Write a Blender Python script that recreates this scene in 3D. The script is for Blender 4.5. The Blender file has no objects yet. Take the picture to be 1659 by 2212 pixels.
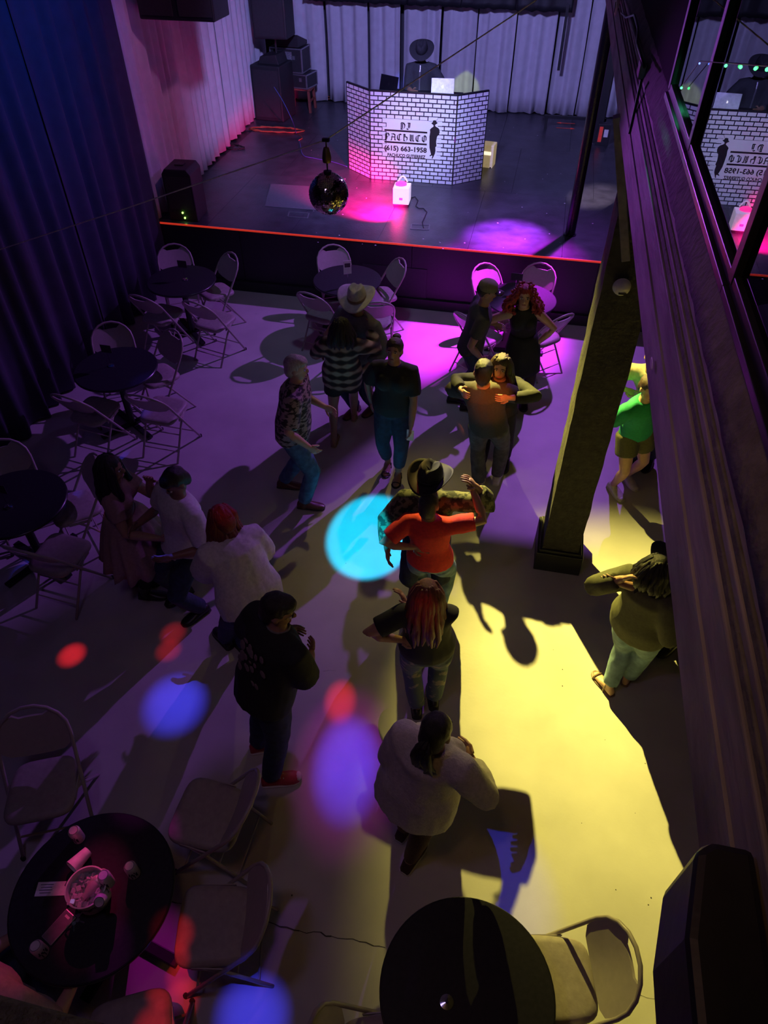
import bpy, bmesh, math, random
from mathutils import Vector as V, Matrix, noise
import numpy as np
random.seed(7)
SC = bpy.context.scene
COL = SC.collection
R = math.radians
# ---------------------------------------------------------------- camera
CAMH, FPX, W, HT = 4.9, 1533.0, 1659, 2212
TH, PS = R(44), R(12)
FW = V((-math.sin(PS)*math.cos(TH), math.cos(PS)*math.cos(TH), -math.sin(TH)))
RT = V((math.cos(PS), math.sin(PS), 0)); UP = RT.cross(FW)
CP = V((0, 0, CAMH))
cam = bpy.data.objects.new('camera', bpy.data.cameras.new('camera')); COL.objects.link(cam)
cam.data.sensor_fit = 'HORIZONTAL'; cam.data.sensor_width = 36; cam.data.lens = 36*FPX/W
cam.data.clip_start = .02
cam.matrix_world = Matrix(((RT.x, UP.x, -FW.x, 0), (RT.y, UP.y, -FW.y, 0), (RT.z, UP.z, -FW.z, CAMH), (0, 0, 0, 1)))
SC.camera = cam
def ray(x, y): return FW*FPX + RT*(x-W/2) - UP*(y-HT/2)
def PZ(x, y, z=0.0):                      # pixel -> point on the horizontal plane z
    d = ray(x, y); return CP + d*((z-CAMH)/d.z)
def PY(x, y, Y): d = ray(x, y); return CP + d*(Y/d.y)
def PX(x, y, X): d = ray(x, y); return CP + d*(X/d.x)
# ---------------------------------------------------------------- view, world
vs = SC.view_settings
vs.view_transform = 'Standard'; vs.look = 'None'; vs.gamma = 1; vs.use_curve_mapping = False; vs.exposure = 0.0
wd = bpy.data.worlds.new('night_room'); SC.world = wd; wd.use_nodes = True
wd.node_tree.nodes['Background'].inputs[0].default_value = (.30, .16, .62, 1)
wd.node_tree.nodes['Background'].inputs[1].default_value = .012
# ---------------------------------------------------------------- lights
def spot(name, loc, aim, col, power, cone, blend=.5, rad=.05):
    l = bpy.data.lights.new(name, 'SPOT'); l.color = col; l.energy = power; l.spot_size = R(cone); l.spot_blend = blend; l.shadow_soft_size = rad
    o = bpy.data.objects.new(name, l); COL.objects.link(o); o.location = loc
    o.rotation_euler = (V(aim)-V(loc)).to_track_quat('-Z', 'Y').to_euler(); return o
def area(name, loc, aim, col, power, size, size_y=None):
    l = bpy.data.lights.new(name, 'AREA'); l.color = col; l.energy = power; l.size = size
    if size_y: l.shape = 'RECTANGLE'; l.size_y = size_y
    o = bpy.data.objects.new(name, l); COL.objects.link(o); o.location = loc
    o.rotation_euler = (V(aim)-V(loc)).to_track_quat('-Z', 'Y').to_euler(); return o
YL = (-1.25, 7.9, 3.95)          # amber par hung over the dance floor
PL = (1.15, 11.1, 5.2)           # violet par hung over the stage
SW = (-1.6, 6.6, 5.6)           # stage wash
FXL, FXB = (-3.0, 5.0, 5.4), (-3.2, 5.4, 4.6)   # more beam sources
FX = (-1.9, 8.6, 5.0)           # moving-beam effect light
spot('amber_par_light', YL, (2.35, 2.05, 0), (1, .83, .16), 7600, 46, 1, .03)
spot('amber_fill_light', (-.4, .5, 5.8), (.3, 2.8, 0), (1, .50, .17), 24, 80, 1, .2)
spot('violet_fill_light', (-1.6, .6, 5.85), (-1.2, 3, 0), (.5, .34, 1), 30, 120, 1, .25)
spot('amber_side_light', (-1.25, 7.9, 4.0), (-.15, 3.8, 0), (1, .80, .2), 130, 50, 1, .05)
spot('violet_beam_light', (-2.9, 8.8, 3.80), (.36, 3.0, 3.80), (.55, .10, 1), 520, 15, 1, .1)
spot('cool_fill_light', SW, (-1.6, 8.9, .2), (.45, .55, 1), 90, 70, 1, .2)
spot('violet_par_light', PL, (-1.5, 7.4, 0), (.46, .14, 1), 1150, 84, 1, .05)
spot('magenta_par_light', (1.0, 11.0, 5.2), tuple(PZ(1080, 640, .5)), (.68, .02, 1), 10000, 25, 1, .05)
spot('stage_wash_light', SW, (-2.1, 13.2, 1.6), (.37, .34, 1), 1750, 66, .6, .15)
spot('booth_wash_light', (-.4, 6.4, 5.6), tuple(PZ(900, 300, 1.4)), (.60, .78, 1), 1000, 15, .9, .1)
spot('pink_curtain_light', (-1.2, 8.2, 5.6), (-5.4, 10.6, 1.8), (1, .30, .75), 120, 45, .8, .1)
spot('blue_curtain_light', (-2.4, 6.4, 5.8), (-5.2, 7.2, 4.0), (.02, .12, 1), 420, 62, .9, .1)
spot('violet_curtain_light', (-1.5, 9.6, 5.6), (-5.2, 5.4, 1.6), (.36, .16, 1), 26, 60, .9, .1)
def beam_px(name, px, py, col, power, cone, blend=1, src=FX, z=0): spot(name, src, tuple(PZ(px, py, z)), col, power, cone, blend, .01)
RED, BLU, MAG, CYA = (1, .02, .03), (.05, .05, 1), (.9, .02, .75), (0, .62, 1)
beam_px('red_beam', 155, 1415, RED, 1300, 2.6, src=FXL); beam_px('red_beam', 364, 1405, RED, 500, 2.3, src=(-2.6, .4, 5.75)); beam_px('red_beam', 374, 1368, RED, 500, 2.3, src=(-2.6, .4, 5.75))
beam_px('red_beam', 735, 1515, RED, 2200, 2.2); beam_px('red_beam', 960, 1900, RED, 800, 2.2)
beam_px('red_beam', 1412, 1510, RED, 700, 3.2); [beam_px('red_beam', x_, y_, RED, 500, 2.6, src=(-.9, .4, 5.75)) for x_, y_ in ((408, 2050), (398, 2105), (388, 2165))]
beam_px('blue_beam', 377, 1520, BLU, 1500, 5.6, src=FXL); beam_px('blue_beam', 750, 1655, BLU, 4500, 4.2)
beam_px('magenta_beam', 750, 1650, MAG, 700, 6.6); beam_px('blue_beam', 1100, 1915, BLU, 1500, 4.6)
beam_px('blue_beam', 545, 2195, BLU, 1300, 5.0, src=(-.2, .4, 5.75)); beam_px('magenta_beam', 335, 2085, MAG, 380, 4.6, src=FXB)
beam_px('red_beam', 300, 2195, RED, 420, 3.0, src=(-1.4, .5, 5.75), z=.8); beam_px('pink_beam', 10, 2075, (1, .03, .18), 220, 3.6, src=FXB, z=1.05); beam_px('magenta_beam', 240, 2060, MAG, 420, 2.4, src=FXB, z=.75)
beam_px('blue_beam', 250, 1000, BLU, 500, 4.0); beam_px('blue_beam', 165, 1020, BLU, 700, 2.6, z=.65)
CS = (-.6, .45, 5.75)      # effect light above the balcony
beam_px('red_beam', 205, 1105, RED, 160, 1.6, z=1.1, src=CS); beam_px('red_beam', 928, 1345, RED, 190, 3.0, z=1.15, src=CS)
beam_px('red_beam', 495, 1105, RED, 120, 3.0, z=1.5, src=CS); beam_px('orange_beam', 1058, 858, (1, .20, .03), 2200, 4.4, z=1.25, src=(.1, .45, 5.75)); beam_px('teal_beam', 1050, 800, (0, .7, .8), 260, 1.2, z=1.58, src=(.1, .45, 5.75)); beam_px('teal_beam', 1030, 850, (0, .6, .5), 240, 1.4, z=1.3, src=(.1, .45, 5.75))
beam_px('pink_beam', 200, 1905, (1, .05, .25), 900, 4.6, z=.8, src=FXB)
beam_px('violet_beam', 1290, 1340, (.12, .08, 1), 700, 8)
spot('violet_lip_light', (1.0, 11.2, 5.2), tuple(PZ(1095, 508, .9)), (.42, .04, 1), 20000, 15, 1, .04)
spot('cyan_beam', (-1.1, -.45, 5.6), tuple(PZ(800, 1160)), CYA, 7000, 6.8, .3, .02)
spot('white_beam', (-.9, 7.4, 4.6), tuple(PZ(1285, 425, .9)), (1, .75, .9), 3500, 9, 1, .03)
spot('green_curtain_beam', FX, tuple(PY(1003, 186, 15.3)), (.45, .6, .05), 1500, 4.2, .4, .01)
spot('blue_curtain_beam', FX, tuple(PY(868, 186, 15.3)), (.1, .15, 1), 1500, 4.0, .6, .01)
spot('pink_box_light', tuple(PZ(848, 416, 1.34)), tuple(PZ(808, 453, .9)), (1, 0, .22), 2700, 78, 1, .03)
spot('green_bulb_light', tuple(PX(1474, 192, .425)), tuple(PX(1438, 300, .42)), (.1, .9, .45), 1.4, 160, 1, .01)
# ---------------------------------------------------------------- materials
_M = {}
def mat(name, col, rough=.6, metal=0, var=.12, scale=30, bump=0, bscale=60, emit=None, estr=1, spec=.5, stretch=None, trans=0, coat=0):
    if name in _M: return _M[name]
    m = bpy.data.materials.new(name); m.use_nodes = True; nt = m.node_tree; n = nt.nodes; b = n['Principled BSDF']
    b.inputs['Roughness'].default_value = rough; b.inputs['Metallic'].default_value = metal
    b.inputs['Specular IOR Level'].default_value = spec; b.inputs['Transmission Weight'].default_value = trans; b.inputs['Coat Weight'].default_value = coat
    tc = n.new('ShaderNodeTexCoord'); mp = n.new('ShaderNodeMapping'); nt.links.new(tc.outputs['Object'], mp.inputs[0])
    if stretch: mp.inputs['Scale'].default_value = stretch
    nz = n.new('ShaderNodeTexNoise'); nz.inputs['Scale'].default_value = scale; nz.inputs['Detail'].default_value = 4
    nt.links.new(mp.outputs[0], nz.inputs['Vector'])
    rp = n.new('ShaderNodeValToRGB'); rp.color_ramp.elements[0].position = .3; rp.color_ramp.elements[1].position = .7
    rp.color_ramp.elements[0].color = [c*(1-var) for c in col]+[1]; rp.color_ramp.elements[1].color = [min(1, c*(1+var)) for c in col]+[1]
    nt.links.new(nz.outputs['Fac'], rp.inputs[0]); nt.links.new(rp.outputs[0], b.inputs['Base Color'])
    if bump:
        n2 = n.new('ShaderNodeTexNoise'); n2.inputs['Scale'].default_value = bscale; n2.inputs['Detail'].default_value = 5
        nt.links.new(mp.outputs[0], n2.inputs['Vector'])
        bp = n.new('ShaderNodeBump'); bp.inputs['Strength'].default_value = bump; bp.inputs['Distance'].default_value = .01
        nt.links.new(n2.outputs['Fac'], bp.inputs['Height']); nt.links.new(bp.outputs[0], b.inputs['Normal'])
    if emit:
        b.inputs['Emission Color'].default_value = (*emit, 1); b.inputs['Emission Strength'].default_value = estr
    m['ramp'] = rp.name; _M[name] = m; return m
def mnodes(m): return m.node_tree, m.node_tree.nodes, m.node_tree.nodes['Principled BSDF']
# ---------------------------------------------------------------- mesh helpers
class MB:
    def __init__(s): s.v = []; s.f = []
    def add(s, vs_, fs, M=None):
        o = len(s.v); s.v += [tuple(M @ V(p)) if M else tuple(p) for p in vs_]; s.f += [tuple(i+o for i in f) for f in fs]; return s
    def box(s, c, d, rot=None, M=None):
        c = V(c); h = V(d)/2; q = rot.to_matrix() if rot is not None and not isinstance(rot, Matrix) else rot
        P = [V((x*h.x, y*h.y, z*h.z)) for x in (-1, 1) for y in (-1, 1) for z in (-1, 1)]
        P = [c+(q @ p if q else p) for p in P]
        return s.add(P, [(0, 1, 3, 2), (4, 6, 7, 5), (0, 4, 5, 1), (2, 3, 7, 6), (0, 2, 6, 4), (1, 5, 7, 3)], M)
    def bar(s, a, b, w, t, up=(0, 0, 1)):
        a, b = V(a), V(b); z = (b-a).normalized(); u = V(up)
        if abs(z.dot(u)) > .98: u = V((0, 1, 0))
        x = z.cross(u).normalized(); y = x.cross(z)
        P = [p + x*i*w/2 + y*j*t/2 for p in (a, b) for i, j in ((-1, -1), (1, -1), (1, 1), (-1, 1))]
        return s.add(P, [(3, 2, 1, 0), (4, 5, 6, 7), (0, 1, 5, 4), (1, 2, 6, 5), (2, 3, 7, 6), (3, 0, 4, 7)])
    def tube(s, pts, r, n=8, closed=False, ref=None):
        pts = [V(p) for p in pts]; k = len(pts); rs = r if isinstance(r, (list, tuple)) else [r]*k
        vs_ = []; prev = None
        for i, p in enumerate(pts):
            a = pts[(i-1) % k] if (closed or i) else p; b = pts[(i+1) % k] if (closed or i < k-1) else p
            t = (b-a); t = t.normalized() if t.length > 1e-9 else V((0, 0, 1))
            if prev is None:
                u = V(ref) if ref is not None else (V((0, 0, 1)) if abs(t.z) < .9 else V((1, 0, 0)))
                x = (u - t*u.dot(t)).normalized()
            else: x = (prev - t*prev.dot(t)); x = x.normalized() if x.length > 1e-6 else prev
            prev = x; y = t.cross(x)
            rr = rs[i]; ra, rb = (rr if isinstance(rr, (list, tuple)) else (rr, rr))
            vs_ += [p + x*math.cos(2*math.pi*j/n)*ra + y*math.sin(2*math.pi*j/n)*rb for j in range(n)]
        fs = [(i*n+j, i*n+(j+1) % n, ((i+1) % k)*n+(j+1) % n, ((i+1) % k)*n+j) for i in range(k if closed else k-1) for j in range(n)]
        if not closed: fs += [tuple(reversed(range(n))), tuple(range((k-1)*n, k*n))]
        return s.add(vs_, fs)
    def limb(s, pts, r, n=12, ref=None):          # tube with rounded ends
        pts = [V(p) for p in pts]; rs = list(r); m = lambda q: max(q) if isinstance(q, (tuple, list)) else q
        def cap(p, q, rr):
            d = (p-q).normalized(); rm = min(rr) if isinstance(rr, (tuple, list)) else rr; o = []
            for a in (35, 70):
                f = math.cos(R(a)); o.append((p+d*rm*math.sin(R(a)), tuple(x*f for x in rr) if isinstance(rr, (tuple, list)) else rr*f))
            return o
        A = cap(pts[0], pts[1], rs[0]); B = cap(pts[-1], pts[-2], rs[-1])
        P = [p for p, _ in reversed(A)]+pts+[p for p, _ in B]; Q = [q for _, q in reversed(A)]+rs+[q for _, q in B]
        return s.tube(P, Q, n, ref=ref)
    def lathe(s, prof, n=24, M=None, sx=1, sy=1):
        vs_ = [(r*math.cos(2*math.pi*j/n)*sx, r*math.sin(2*math.pi*j/n)*sy, z) for r, z in prof for j in range(n)]
        k = len(prof); fs = [(i*n+j, i*n+(j+1) % n, (i+1)*n+(j+1) % n, (i+1)*n+j) for i in range(k-1) for j in range(n)]
        fs += [tuple(reversed(range(n))), tuple(range((k-1)*n, k*n))]
        return s.add(vs_, fs, M)
    def ell(s, c, ax, n=14, m=9):                 # ellipsoid, ax = three half-axis vectors
        c = V(c); a, b, d = [V(q) for q in ax]; vs_ = [c-d]
        for i in range(1, m):
            t = -math.pi/2+math.pi*i/m
            vs_ += [c + a*math.cos(t)*math.cos(2*math.pi*j/n) + b*math.cos(t)*math.sin(2*math.pi*j/n) + d*math.sin(t) for j in range(n)]
        vs_.append(c+d); L = len(vs_)-1; fs = [(0, 1+(j+1) % n, 1+j) for j in range(n)]
        fs += [(1+i*n+j, 1+i*n+(j+1) % n, 1+(i+1)*n+(j+1) % n, 1+(i+1)*n+j) for i in range(m-2) for j in range(n)]
        fs += [(L, 1+(m-2)*n+j, 1+(m-2)*n+(j+1) % n) for j in range(n)]
        return s.add(vs_, fs)
    def ball(s, c, r, n=12, m=8): return s.ell(c, ((r, 0, 0), (0, r, 0), (0, 0, r)), n, m)
    def prism(s, poly, t, M=None):                # polygon in local xz, front face at y=0, back at y=t
        n = len(poly); ar = sum(poly[i][0]*poly[(i+1) % n][1]-poly[(i+1) % n][0]*poly[i][1] for i in range(n))
        if ar < 0: poly = poly[::-1]
        vs_ = [(x, 0, z) for x, z in poly]+[(x, t, z) for x, z in poly]
        fs = [tuple(range(n)), tuple(range(2*n-1, n-1, -1))]+[(i, i+n, (i+1) % n+n, (i+1) % n) for i in range(n)]
        return s.add(vs_, fs, M)
    def sheet(s, fn, nu, nv):                     # open grid surface
        vs_ = [tuple(fn(i/nu, j/nv)) for j in range(nv+1) for i in range(nu+1)]
        return s.add(vs_, [(j*(nu+1)+i, j*(nu+1)+i+1, (j+1)*(nu+1)+i+1, (j+1)*(nu+1)+i) for j in range(nv) for i in range(nu)])
    def mesh(s, name):
        me = bpy.data.meshes.new(name); me.from_pydata([tuple(p) for p in s.v], [], s.f); me.update(); return me
    def build(s, name, m, parent=None, smooth=False, loc=None, solid=0, bevel=0, kind=None, label=None):
        me = s.mesh(name); return obj(name, me, m, parent, smooth, loc, solid, bevel, kind, label)
def obj(name, me, m, parent=None, smooth=False, loc=None, solid=0, bevel=0, kind=None, label=None):
    o = bpy.data.objects.new(name, me); COL.objects.link(o)
    for q in (m if isinstance(m, (list, tuple)) else [m]): me.materials.append(q)
    if parent: o.parent = parent
    if loc is not None: o.location = loc
    if smooth is True: me.shade_smooth()
    elif smooth: me.shade_smooth(); me.set_sharp_from_angle(angle=R(smooth))
    if solid: md = o.modifiers.new('thick', 'SOLIDIFY'); md.thickness = solid; md.offset = 0
    if bevel: md = o.modifiers.new('bev', 'BEVEL'); md.width = bevel; md.segments = 2; md.limit_method = 'ANGLE'
    if kind: o['kind'] = kind
    if label: o['label'] = label
    return o
def tag(o, label, cat, group=None):
    o['label'] = label; o['category'] = cat
    if group: o['group'] = group
    return o
def thing(name, label, cat, loc=(0, 0, 0), rz=0, group=None):
    o = bpy.data.objects.new(name, None); COL.objects.link(o); o.location = loc; o.rotation_euler = (0, 0, rz); o.empty_display_size = .1
    return tag(o, label, cat, group)
def copy_tree(o, parent=None, _top=True):
    c = o.copy(); COL.objects.link(c)
    if parent: c.parent = parent
    for ch in list(o.children): copy_tree(ch, c)
    return c
def sst(name, mb, m, parent=None, label=None, cat=None, **k):
    o = mb.build(name, m, parent, **k)
    if parent is None:
        o['kind'] = 'structure'
        if label: o['label'] = label
        if cat: o['category'] = cat
    return o
# ================================================================ SETTING
YS, HS, XL, YB = 9.14, .90, -5.2, 15.5
m_floor = mat('painted_concrete', (.50, .48, .47), .42, var=.10, scale=2.2, bump=.06, bscale=35)
nt, n, b = mnodes(m_floor)      # scuffs
vz = n.new('ShaderNodeTexNoise'); vz.inputs['Scale'].default_value = 14; vz.inputs['Detail'].default_value = 8
rr = n.new('ShaderNodeValToRGB'); rr.color_ramp.elements[0].color = (.34, .34, .34, 1); rr.color_ramp.elements[1].color = (.6, .6, .6, 1)
nt.links.new(vz.outputs['Fac'], rr.inputs[0]); nt.links.new(rr.outputs[0], b.inputs['Roughness'])
m_black = mat('black_paint', (.018, .018, .022), .45, bump=.15, bscale=20)
m_deck = mat('black_stage_deck', (.045, .045, .056), .33, var=.35, scale=5, bump=.25, bscale=45)
m_wall = mat('dark_plaster', (.05, .05, .06), .8, bump=.3)
m_crack = mat('crack_dirt', (.06, .055, .05), .9)
floor = sst('floor', MB().box((-.6, 6.8, -.05), (10.4, 18.4, .1)), m_floor, label='pale painted concrete floor', cat='floor')
def crack(pts, w):
    mb = MB(); P = []
    for (x0, y0), (x1, y1) in zip(pts, pts[1:]):
        k = max(2, int(math.hypot(x1-x0, y1-y0)/14))
        P += [(x0+(x1-x0)*i/k+random.uniform(-3, 3), y0+(y1-y0)*i/k+random.uniform(-5, 5)) for i in range(k)]
    Q = [PZ(x, y) for x, y in P]
    for a, c in zip(Q, Q[1:]):
        d = (c-a).normalized(); s = V((-d.y, d.x, 0))*w*random.uniform(.4, 1.2)
        mb.add([a-s+V((0, 0, .0012)), a+s+V((0, 0, .0012)), c+s+V((0, 0, .0012)), c-s+V((0, 0, .0012))], [(3, 2, 1, 0)])
    mb.build('crack', m_crack, floor)
crack([(340, 1945), (470, 1962), (620, 2005), (760, 2030), (850, 2048)], .0035)
crack([(1340, 2140), (1445, 2160)], .0015)
crack([(700, 1452), (742, 1454)], .001)
mb = MB()
for i in range(46):                                            # dropped specks
    p = PZ(random.uniform(520, 1420), random.uniform(720, 2150)); r = random.uniform(.002, .006)
    mb.lathe([(r, 0), (r*.7, .002)], 5, Matrix.Translation(p+V((0, 0, .0002))))
mb.build('floor_speck', m_crack, floor, kind='stuff')
sst('wall_left', MB().box((XL-.55, 6.8, 3), (.2, 18.4, 6)), m_wall, label='dark wall behind the curtains', cat='wall')
sst('wall_back', MB().box((-.6, YB+.5, 3), (10.4, .2, 6)), m_wall, label='dark wall behind the stage curtain', cat='wall')
sst('wall_right', MB().box((4.6, 6.8, 1.6), (.2, 18.4, 3.2)), mat('brown_wall', (.12, .09, .07), .8, bump=.3), label='dim wall under the upper floor', cat='wall')
sst('ceiling', MB().box((-.6, 6.8, 6.05), (10.4, 18.4, .1)), mat('ceiling_paint', (.28, .27, .32), .8, bump=.2), label='ceiling above the hall', cat='ceiling')
# stage
stage = sst('stage_platform', MB().box((-.6, (YS+YB+.4)/2+.02, (HS-.02)/2), (10.2, YB+.4-YS-.04, HS-.02)), m_black, label='black stage platform along the far end', cat='stage')
dx, dy = 1.22, 2.13
for j in range(3):
    for i in range(8):
        x0 = -5.7+i*dx+(.4 if j % 2 else 0); y0 = YS+j*dy
        MB().box((x0+dx/2, y0+dy/2, HS-.01), (dx-.004, dy-.004, .02)).build('deck_panel', m_deck, stage)
fx = -5.7
for w_ in (1.7, 2.44, 2.44, 2.44, 1.1):
    MB().box((fx+w_/2, YS+.01, HS/2), (w_-.006, .02, HS-.04)).build('fascia_panel', m_black, stage, bevel=.003); fx += w_
MB().box((-.6, YS-.02, .075), (10.2, .05, .15)).build('toe_board', m_black, stage, bevel=.004)
m_lip = mat('orange_glow_nosing', (.9, .12, .04), .4, emit=(1, .05, .02), estr=.42)  # painted nosing, no lamp: its red-orange glow is put in as emission
MB().box((-.6, YS-.006, HS-.008), (10.2, .018, .02)).build('glowing_nosing', m_lip, stage)
MB().box((PY(905, 640, YS).x-.35, YS-.005, .30), (.9, .01, .55)).build('access_hatch', mat('hatch_black', (.03, .03, .035), .5), stage, bevel=.003)
# trap plates in the deck, fine debris
for a, c, nm in (((575, 445), (700, 398), 'grey_floor_mat'),):
    p, q = PZ(*a, HS), PZ(*c, HS)
    mm = MB(); A = [PZ(x, y, HS) for x, y in ((585, 398), (705, 405), (690, 455), (572, 446))]
    mm.add([v+V((0, 0, .002)) for v in A]+[v+V((0, 0, .006)) for v in A], [(0, 1, 2, 3), (7, 6, 5, 4)]+[(i, i+4, (i+1) % 4+4, (i+1) % 4) for i in range(4)])
    tag(mm.build('floor_mat', mat('grey_mat', (.10, .10, .12), .6)), 'flat grey mat on the stage left of the mirror ball', 'mat')
for A, nm in ((((625, 458), (668, 461), (664, 472), (622, 468)), 'left'), (((889, 485), (928, 486), (926, 497), (887, 495)), 'right')):
    Q = [PZ(x, y, HS) for x, y in A]; mm = MB()
    for k in range(4): mm.bar(Q[k]+V((0, 0, .003)), Q[(k+1) % 4]+V((0, 0, .003)), .015, .006)
    o = mm.build('floor_pocket', mat('plate_edge', (.12, .12, .13), .4), stage)
mm = MB()
for i in range(60):
    p = PZ(random.uniform(640, 1290), random.uniform(270, 540), HS); r = random.uniform(.004, .014)
    mm.lathe([(r, 0), (r*.8, .002)], 5, Matrix.Translation(p+V((0, 0, .0003))))
mm.build('paint_speck', mat('pale_speck', (.6, .58, .6), .7), stage, kind='stuff')
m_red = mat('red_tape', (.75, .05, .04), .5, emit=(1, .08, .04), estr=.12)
for k, (y, s) in enumerate(((266, -1), (277, 1))):
    c = PZ(1222, y, HS+.003); L, w = .17, .02
    pts = [(-L*s, -w/2), (L*.5*s, -w/2), (L*.5*s, -.05), (L*s, 0), (L*.5*s, .05), (L*.5*s, w/2), (-L*s, w/2)]
    me = MB(); me.add([(c.x+x, c.y+y_, HS+.003) for x, y_ in pts], [tuple(range(7)) if s > 0 else tuple(reversed(range(7)))])
    me.build('tape_arrow', m_red, stage)
# ---------------------------------------------------------------- curtains
def curtain_panel(p0, p1, z0, z1, depth, folds, m, parent, seed, nv=10, flare=0):
    p0, p1 = V(p0), V(p1); d = p1-p0; nrm = V((-d.y, d.x, 0)).normalized(); rnd = random.Random(seed); ph = rnd.uniform(0, 6)
    def fn(u, v):
        a = u*folds*2*math.pi+ph; q = p0+d*u
        f = math.sin(a+.7*math.sin(a*.37+ph))*.6+.4*math.sin(a*1.9+ph*2+v*.8)*noise.noise(V((u*4+seed, v*.7, 0)))
        q = q+nrm*(depth*f*(1+.3*(1-v)))+d.normalized()*(.02*noise.noise(V((u*6, v*2, seed))))
        zb = z0+.03*noise.noise(V((u*9, seed, 3)))
        return (q.x, q.y, zb+(z1-zb)*v)
    return MB().sheet(fn, max(24, int(folds*14)), nv).build('curtain_panel', m, parent, smooth=True, solid=.006)
m_white = mat('white_drape', (.62, .60, .66), .85, var=.06, scale=8, bump=.08, bscale=120)
m_navy = mat('navy_drape', (.045, .042, .075), .8, var=.1, scale=8, bump=.08, bscale=120)
bc = thing('stage_curtain', 'white pleated curtain hanging along the back of the stage', 'curtain', (0, 0, 0))
xs = [-5.35, -4.45, -3.6, -2.95, -2.2, -1.55, -.85, -.12, .42, 1.0, 1.8, 2.6, 3.4]
for i, (a, c) in enumerate(zip(xs, xs[1:])):
    curtain_panel((a+.012, YB+.06*(i % 2), 0), (c-.012, YB-.05*(i % 3), 0), HS+.015, 4.6, .055, (c-a)*3.3, m_white, bc, 10+i)
lc = thing('stage_curtain', 'white pleated curtain down the left side of the stage', 'curtain', (0, 0, 0))
ys_ = [YS+.05, 10.3, 11.5, 12.6, 13.7, 15.2]
for i, (a, c) in enumerate(zip(ys_, ys_[1:])):
    x0, x1 = XL-.02-(a-YS)*.06, XL-.02-(c-YS)*.06
    curtain_panel((x1, c-.01, 0), (x0, a+.01, 0), HS+.015, 4.8, .06, (c-a)*3.6, m_white, lc, 40+i)
dc = thing('hall_curtain', 'dark navy floor-length curtain along the left wall', 'curtain', (0, 0, 0))
ys_ = [-1.2, .2, 1.6, 3.0, 4.4, 5.8, 7.2, YS-.02]
for i, (a, c) in enumerate(zip(ys_, ys_[1:])):
    curtain_panel((XL+.0, c, 0), (XL+.0, a, 0), .03, 5.9, .075, (c-a)*3.1, m_navy, dc, 70+i, nv=8)
# black border cloth above the back curtain and hanging block at left
va = thing('border_cloth', 'black border cloth hanging above the back curtain', 'curtain', (0, 0, 0))
for i in range(5):
    a, c = -4.75+i*.97, -4.75+(i+1)*.97
    curtain_panel((a, 15.2, 0), (c, 15.2, 0), 2.615-.008*i, 2.93, .02, 2.2, m_black, va, 90+i, 4)
hb = thing('flown_speaker', 'black loudspeaker block hanging over the left stage corner', 'speaker', (-4.61, 9.85, 3.2))
MB().box((0, 0, .5), (.98, .5, 1.0)).build('cabinet', m_black, hb, bevel=.02)
MB().box((-.25, -.255, .5), (.42, .01, .9)).build('grille', mat('speaker_grille', (.03, .03, .035), .6, bump=.6, bscale=300), hb)
MB().box((.25, -.255, .5), (.42, .01, .9)).build('grille', _M['speaker_grille'], hb)
for sx in (-.4, .4): MB().tube([(sx, 0, 1), (sx, 0, 2.8)], .01).build('hanging_cable', m_black, hb)
# ---------------------------------------------------------------- column
m_col = mat('rough_dark_plaster', (.036, .033, .028), .75, var=.35, scale=18, bump=1.0, bscale=42)
def rough_prism(x0, x1, y0, y1, z0, z1, seg, amp):
    mb = MB(); k = []; per = [(x0, y0), (x1, y0), (x1, y1), (x0, y1)]; N = 8; ring = []
    for a, c in zip(per, per[1:]+per[:1]): ring += [(a[0]+(c[0]-a[0])*i/N, a[1]+(c[1]-a[1])*i/N) for i in range(N)]
    vs_ = []; 
    for j in range(seg+1):
        z = z0+(z1-z0)*j/seg
        for (x, y) in ring:
            q = V((x, y, z)); d = V((x-(x0+x1)/2, y-(y0+y1)/2, 0)); q += d.normalized()*amp*noise.noise(q*6)
            vs_.append(q)
    L = len(ring); fs = [(j*L+i, j*L+(i+1) % L, (j+1)*L+(i+1) % L, (j+1)*L+i) for j in range(seg) for i in range(L)]
    fs += [tuple(reversed(range(L))), tuple(range(seg*L, seg*L+L))]
    return mb.add(vs_, fs)
col = sst('column', rough_prism(.485, .80, 4.55, 4.95, 0, 3.2, 40, .012), m_col, label='square plastered column standing on the dance floor', cat='column')
MB().box((.645, 4.75, .11), (.41, .48, .22)).build('plinth', m_black, col, bevel=.006)
MB().box((.645, 4.75, .235), (.37, .44, .03)).build('plinth_cap', m_black, col, bevel=.006)
dsc = thing('round_sensor', 'small white round dome fixed high on the plastered column', 'sensor', PY(1343, 618, 4.53))
MB().lathe([(.052, 0), (.058, .01), (.054, .025), (.03, .045), (0.004, .05)], 20, Matrix.Rotation(R(90), 4, 'X')).build('dome', mat('white_plastic', (.7, .68, .68), .4), dsc, smooth=40)
MB().box((.01, -.046, -.03), (.05, .006, .012)).build('slot', m_black, dsc)
# knee brace and torn boards between column and upper wall
m_old = mat('old_painted_timber', (.24, .22, .23), .65, var=.45, scale=9, bump=.7, bscale=25, stretch=(1, .25, 1))
kb = thing('knee_brace', 'worn timber brace between the column head and the upper wall', 'timber')
MB().bar(PY(1352, 560, 4.47), PY(1334, 250, 4.48), .075, .05).build('brace_board', m_old, kb, bevel=.004)
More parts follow.
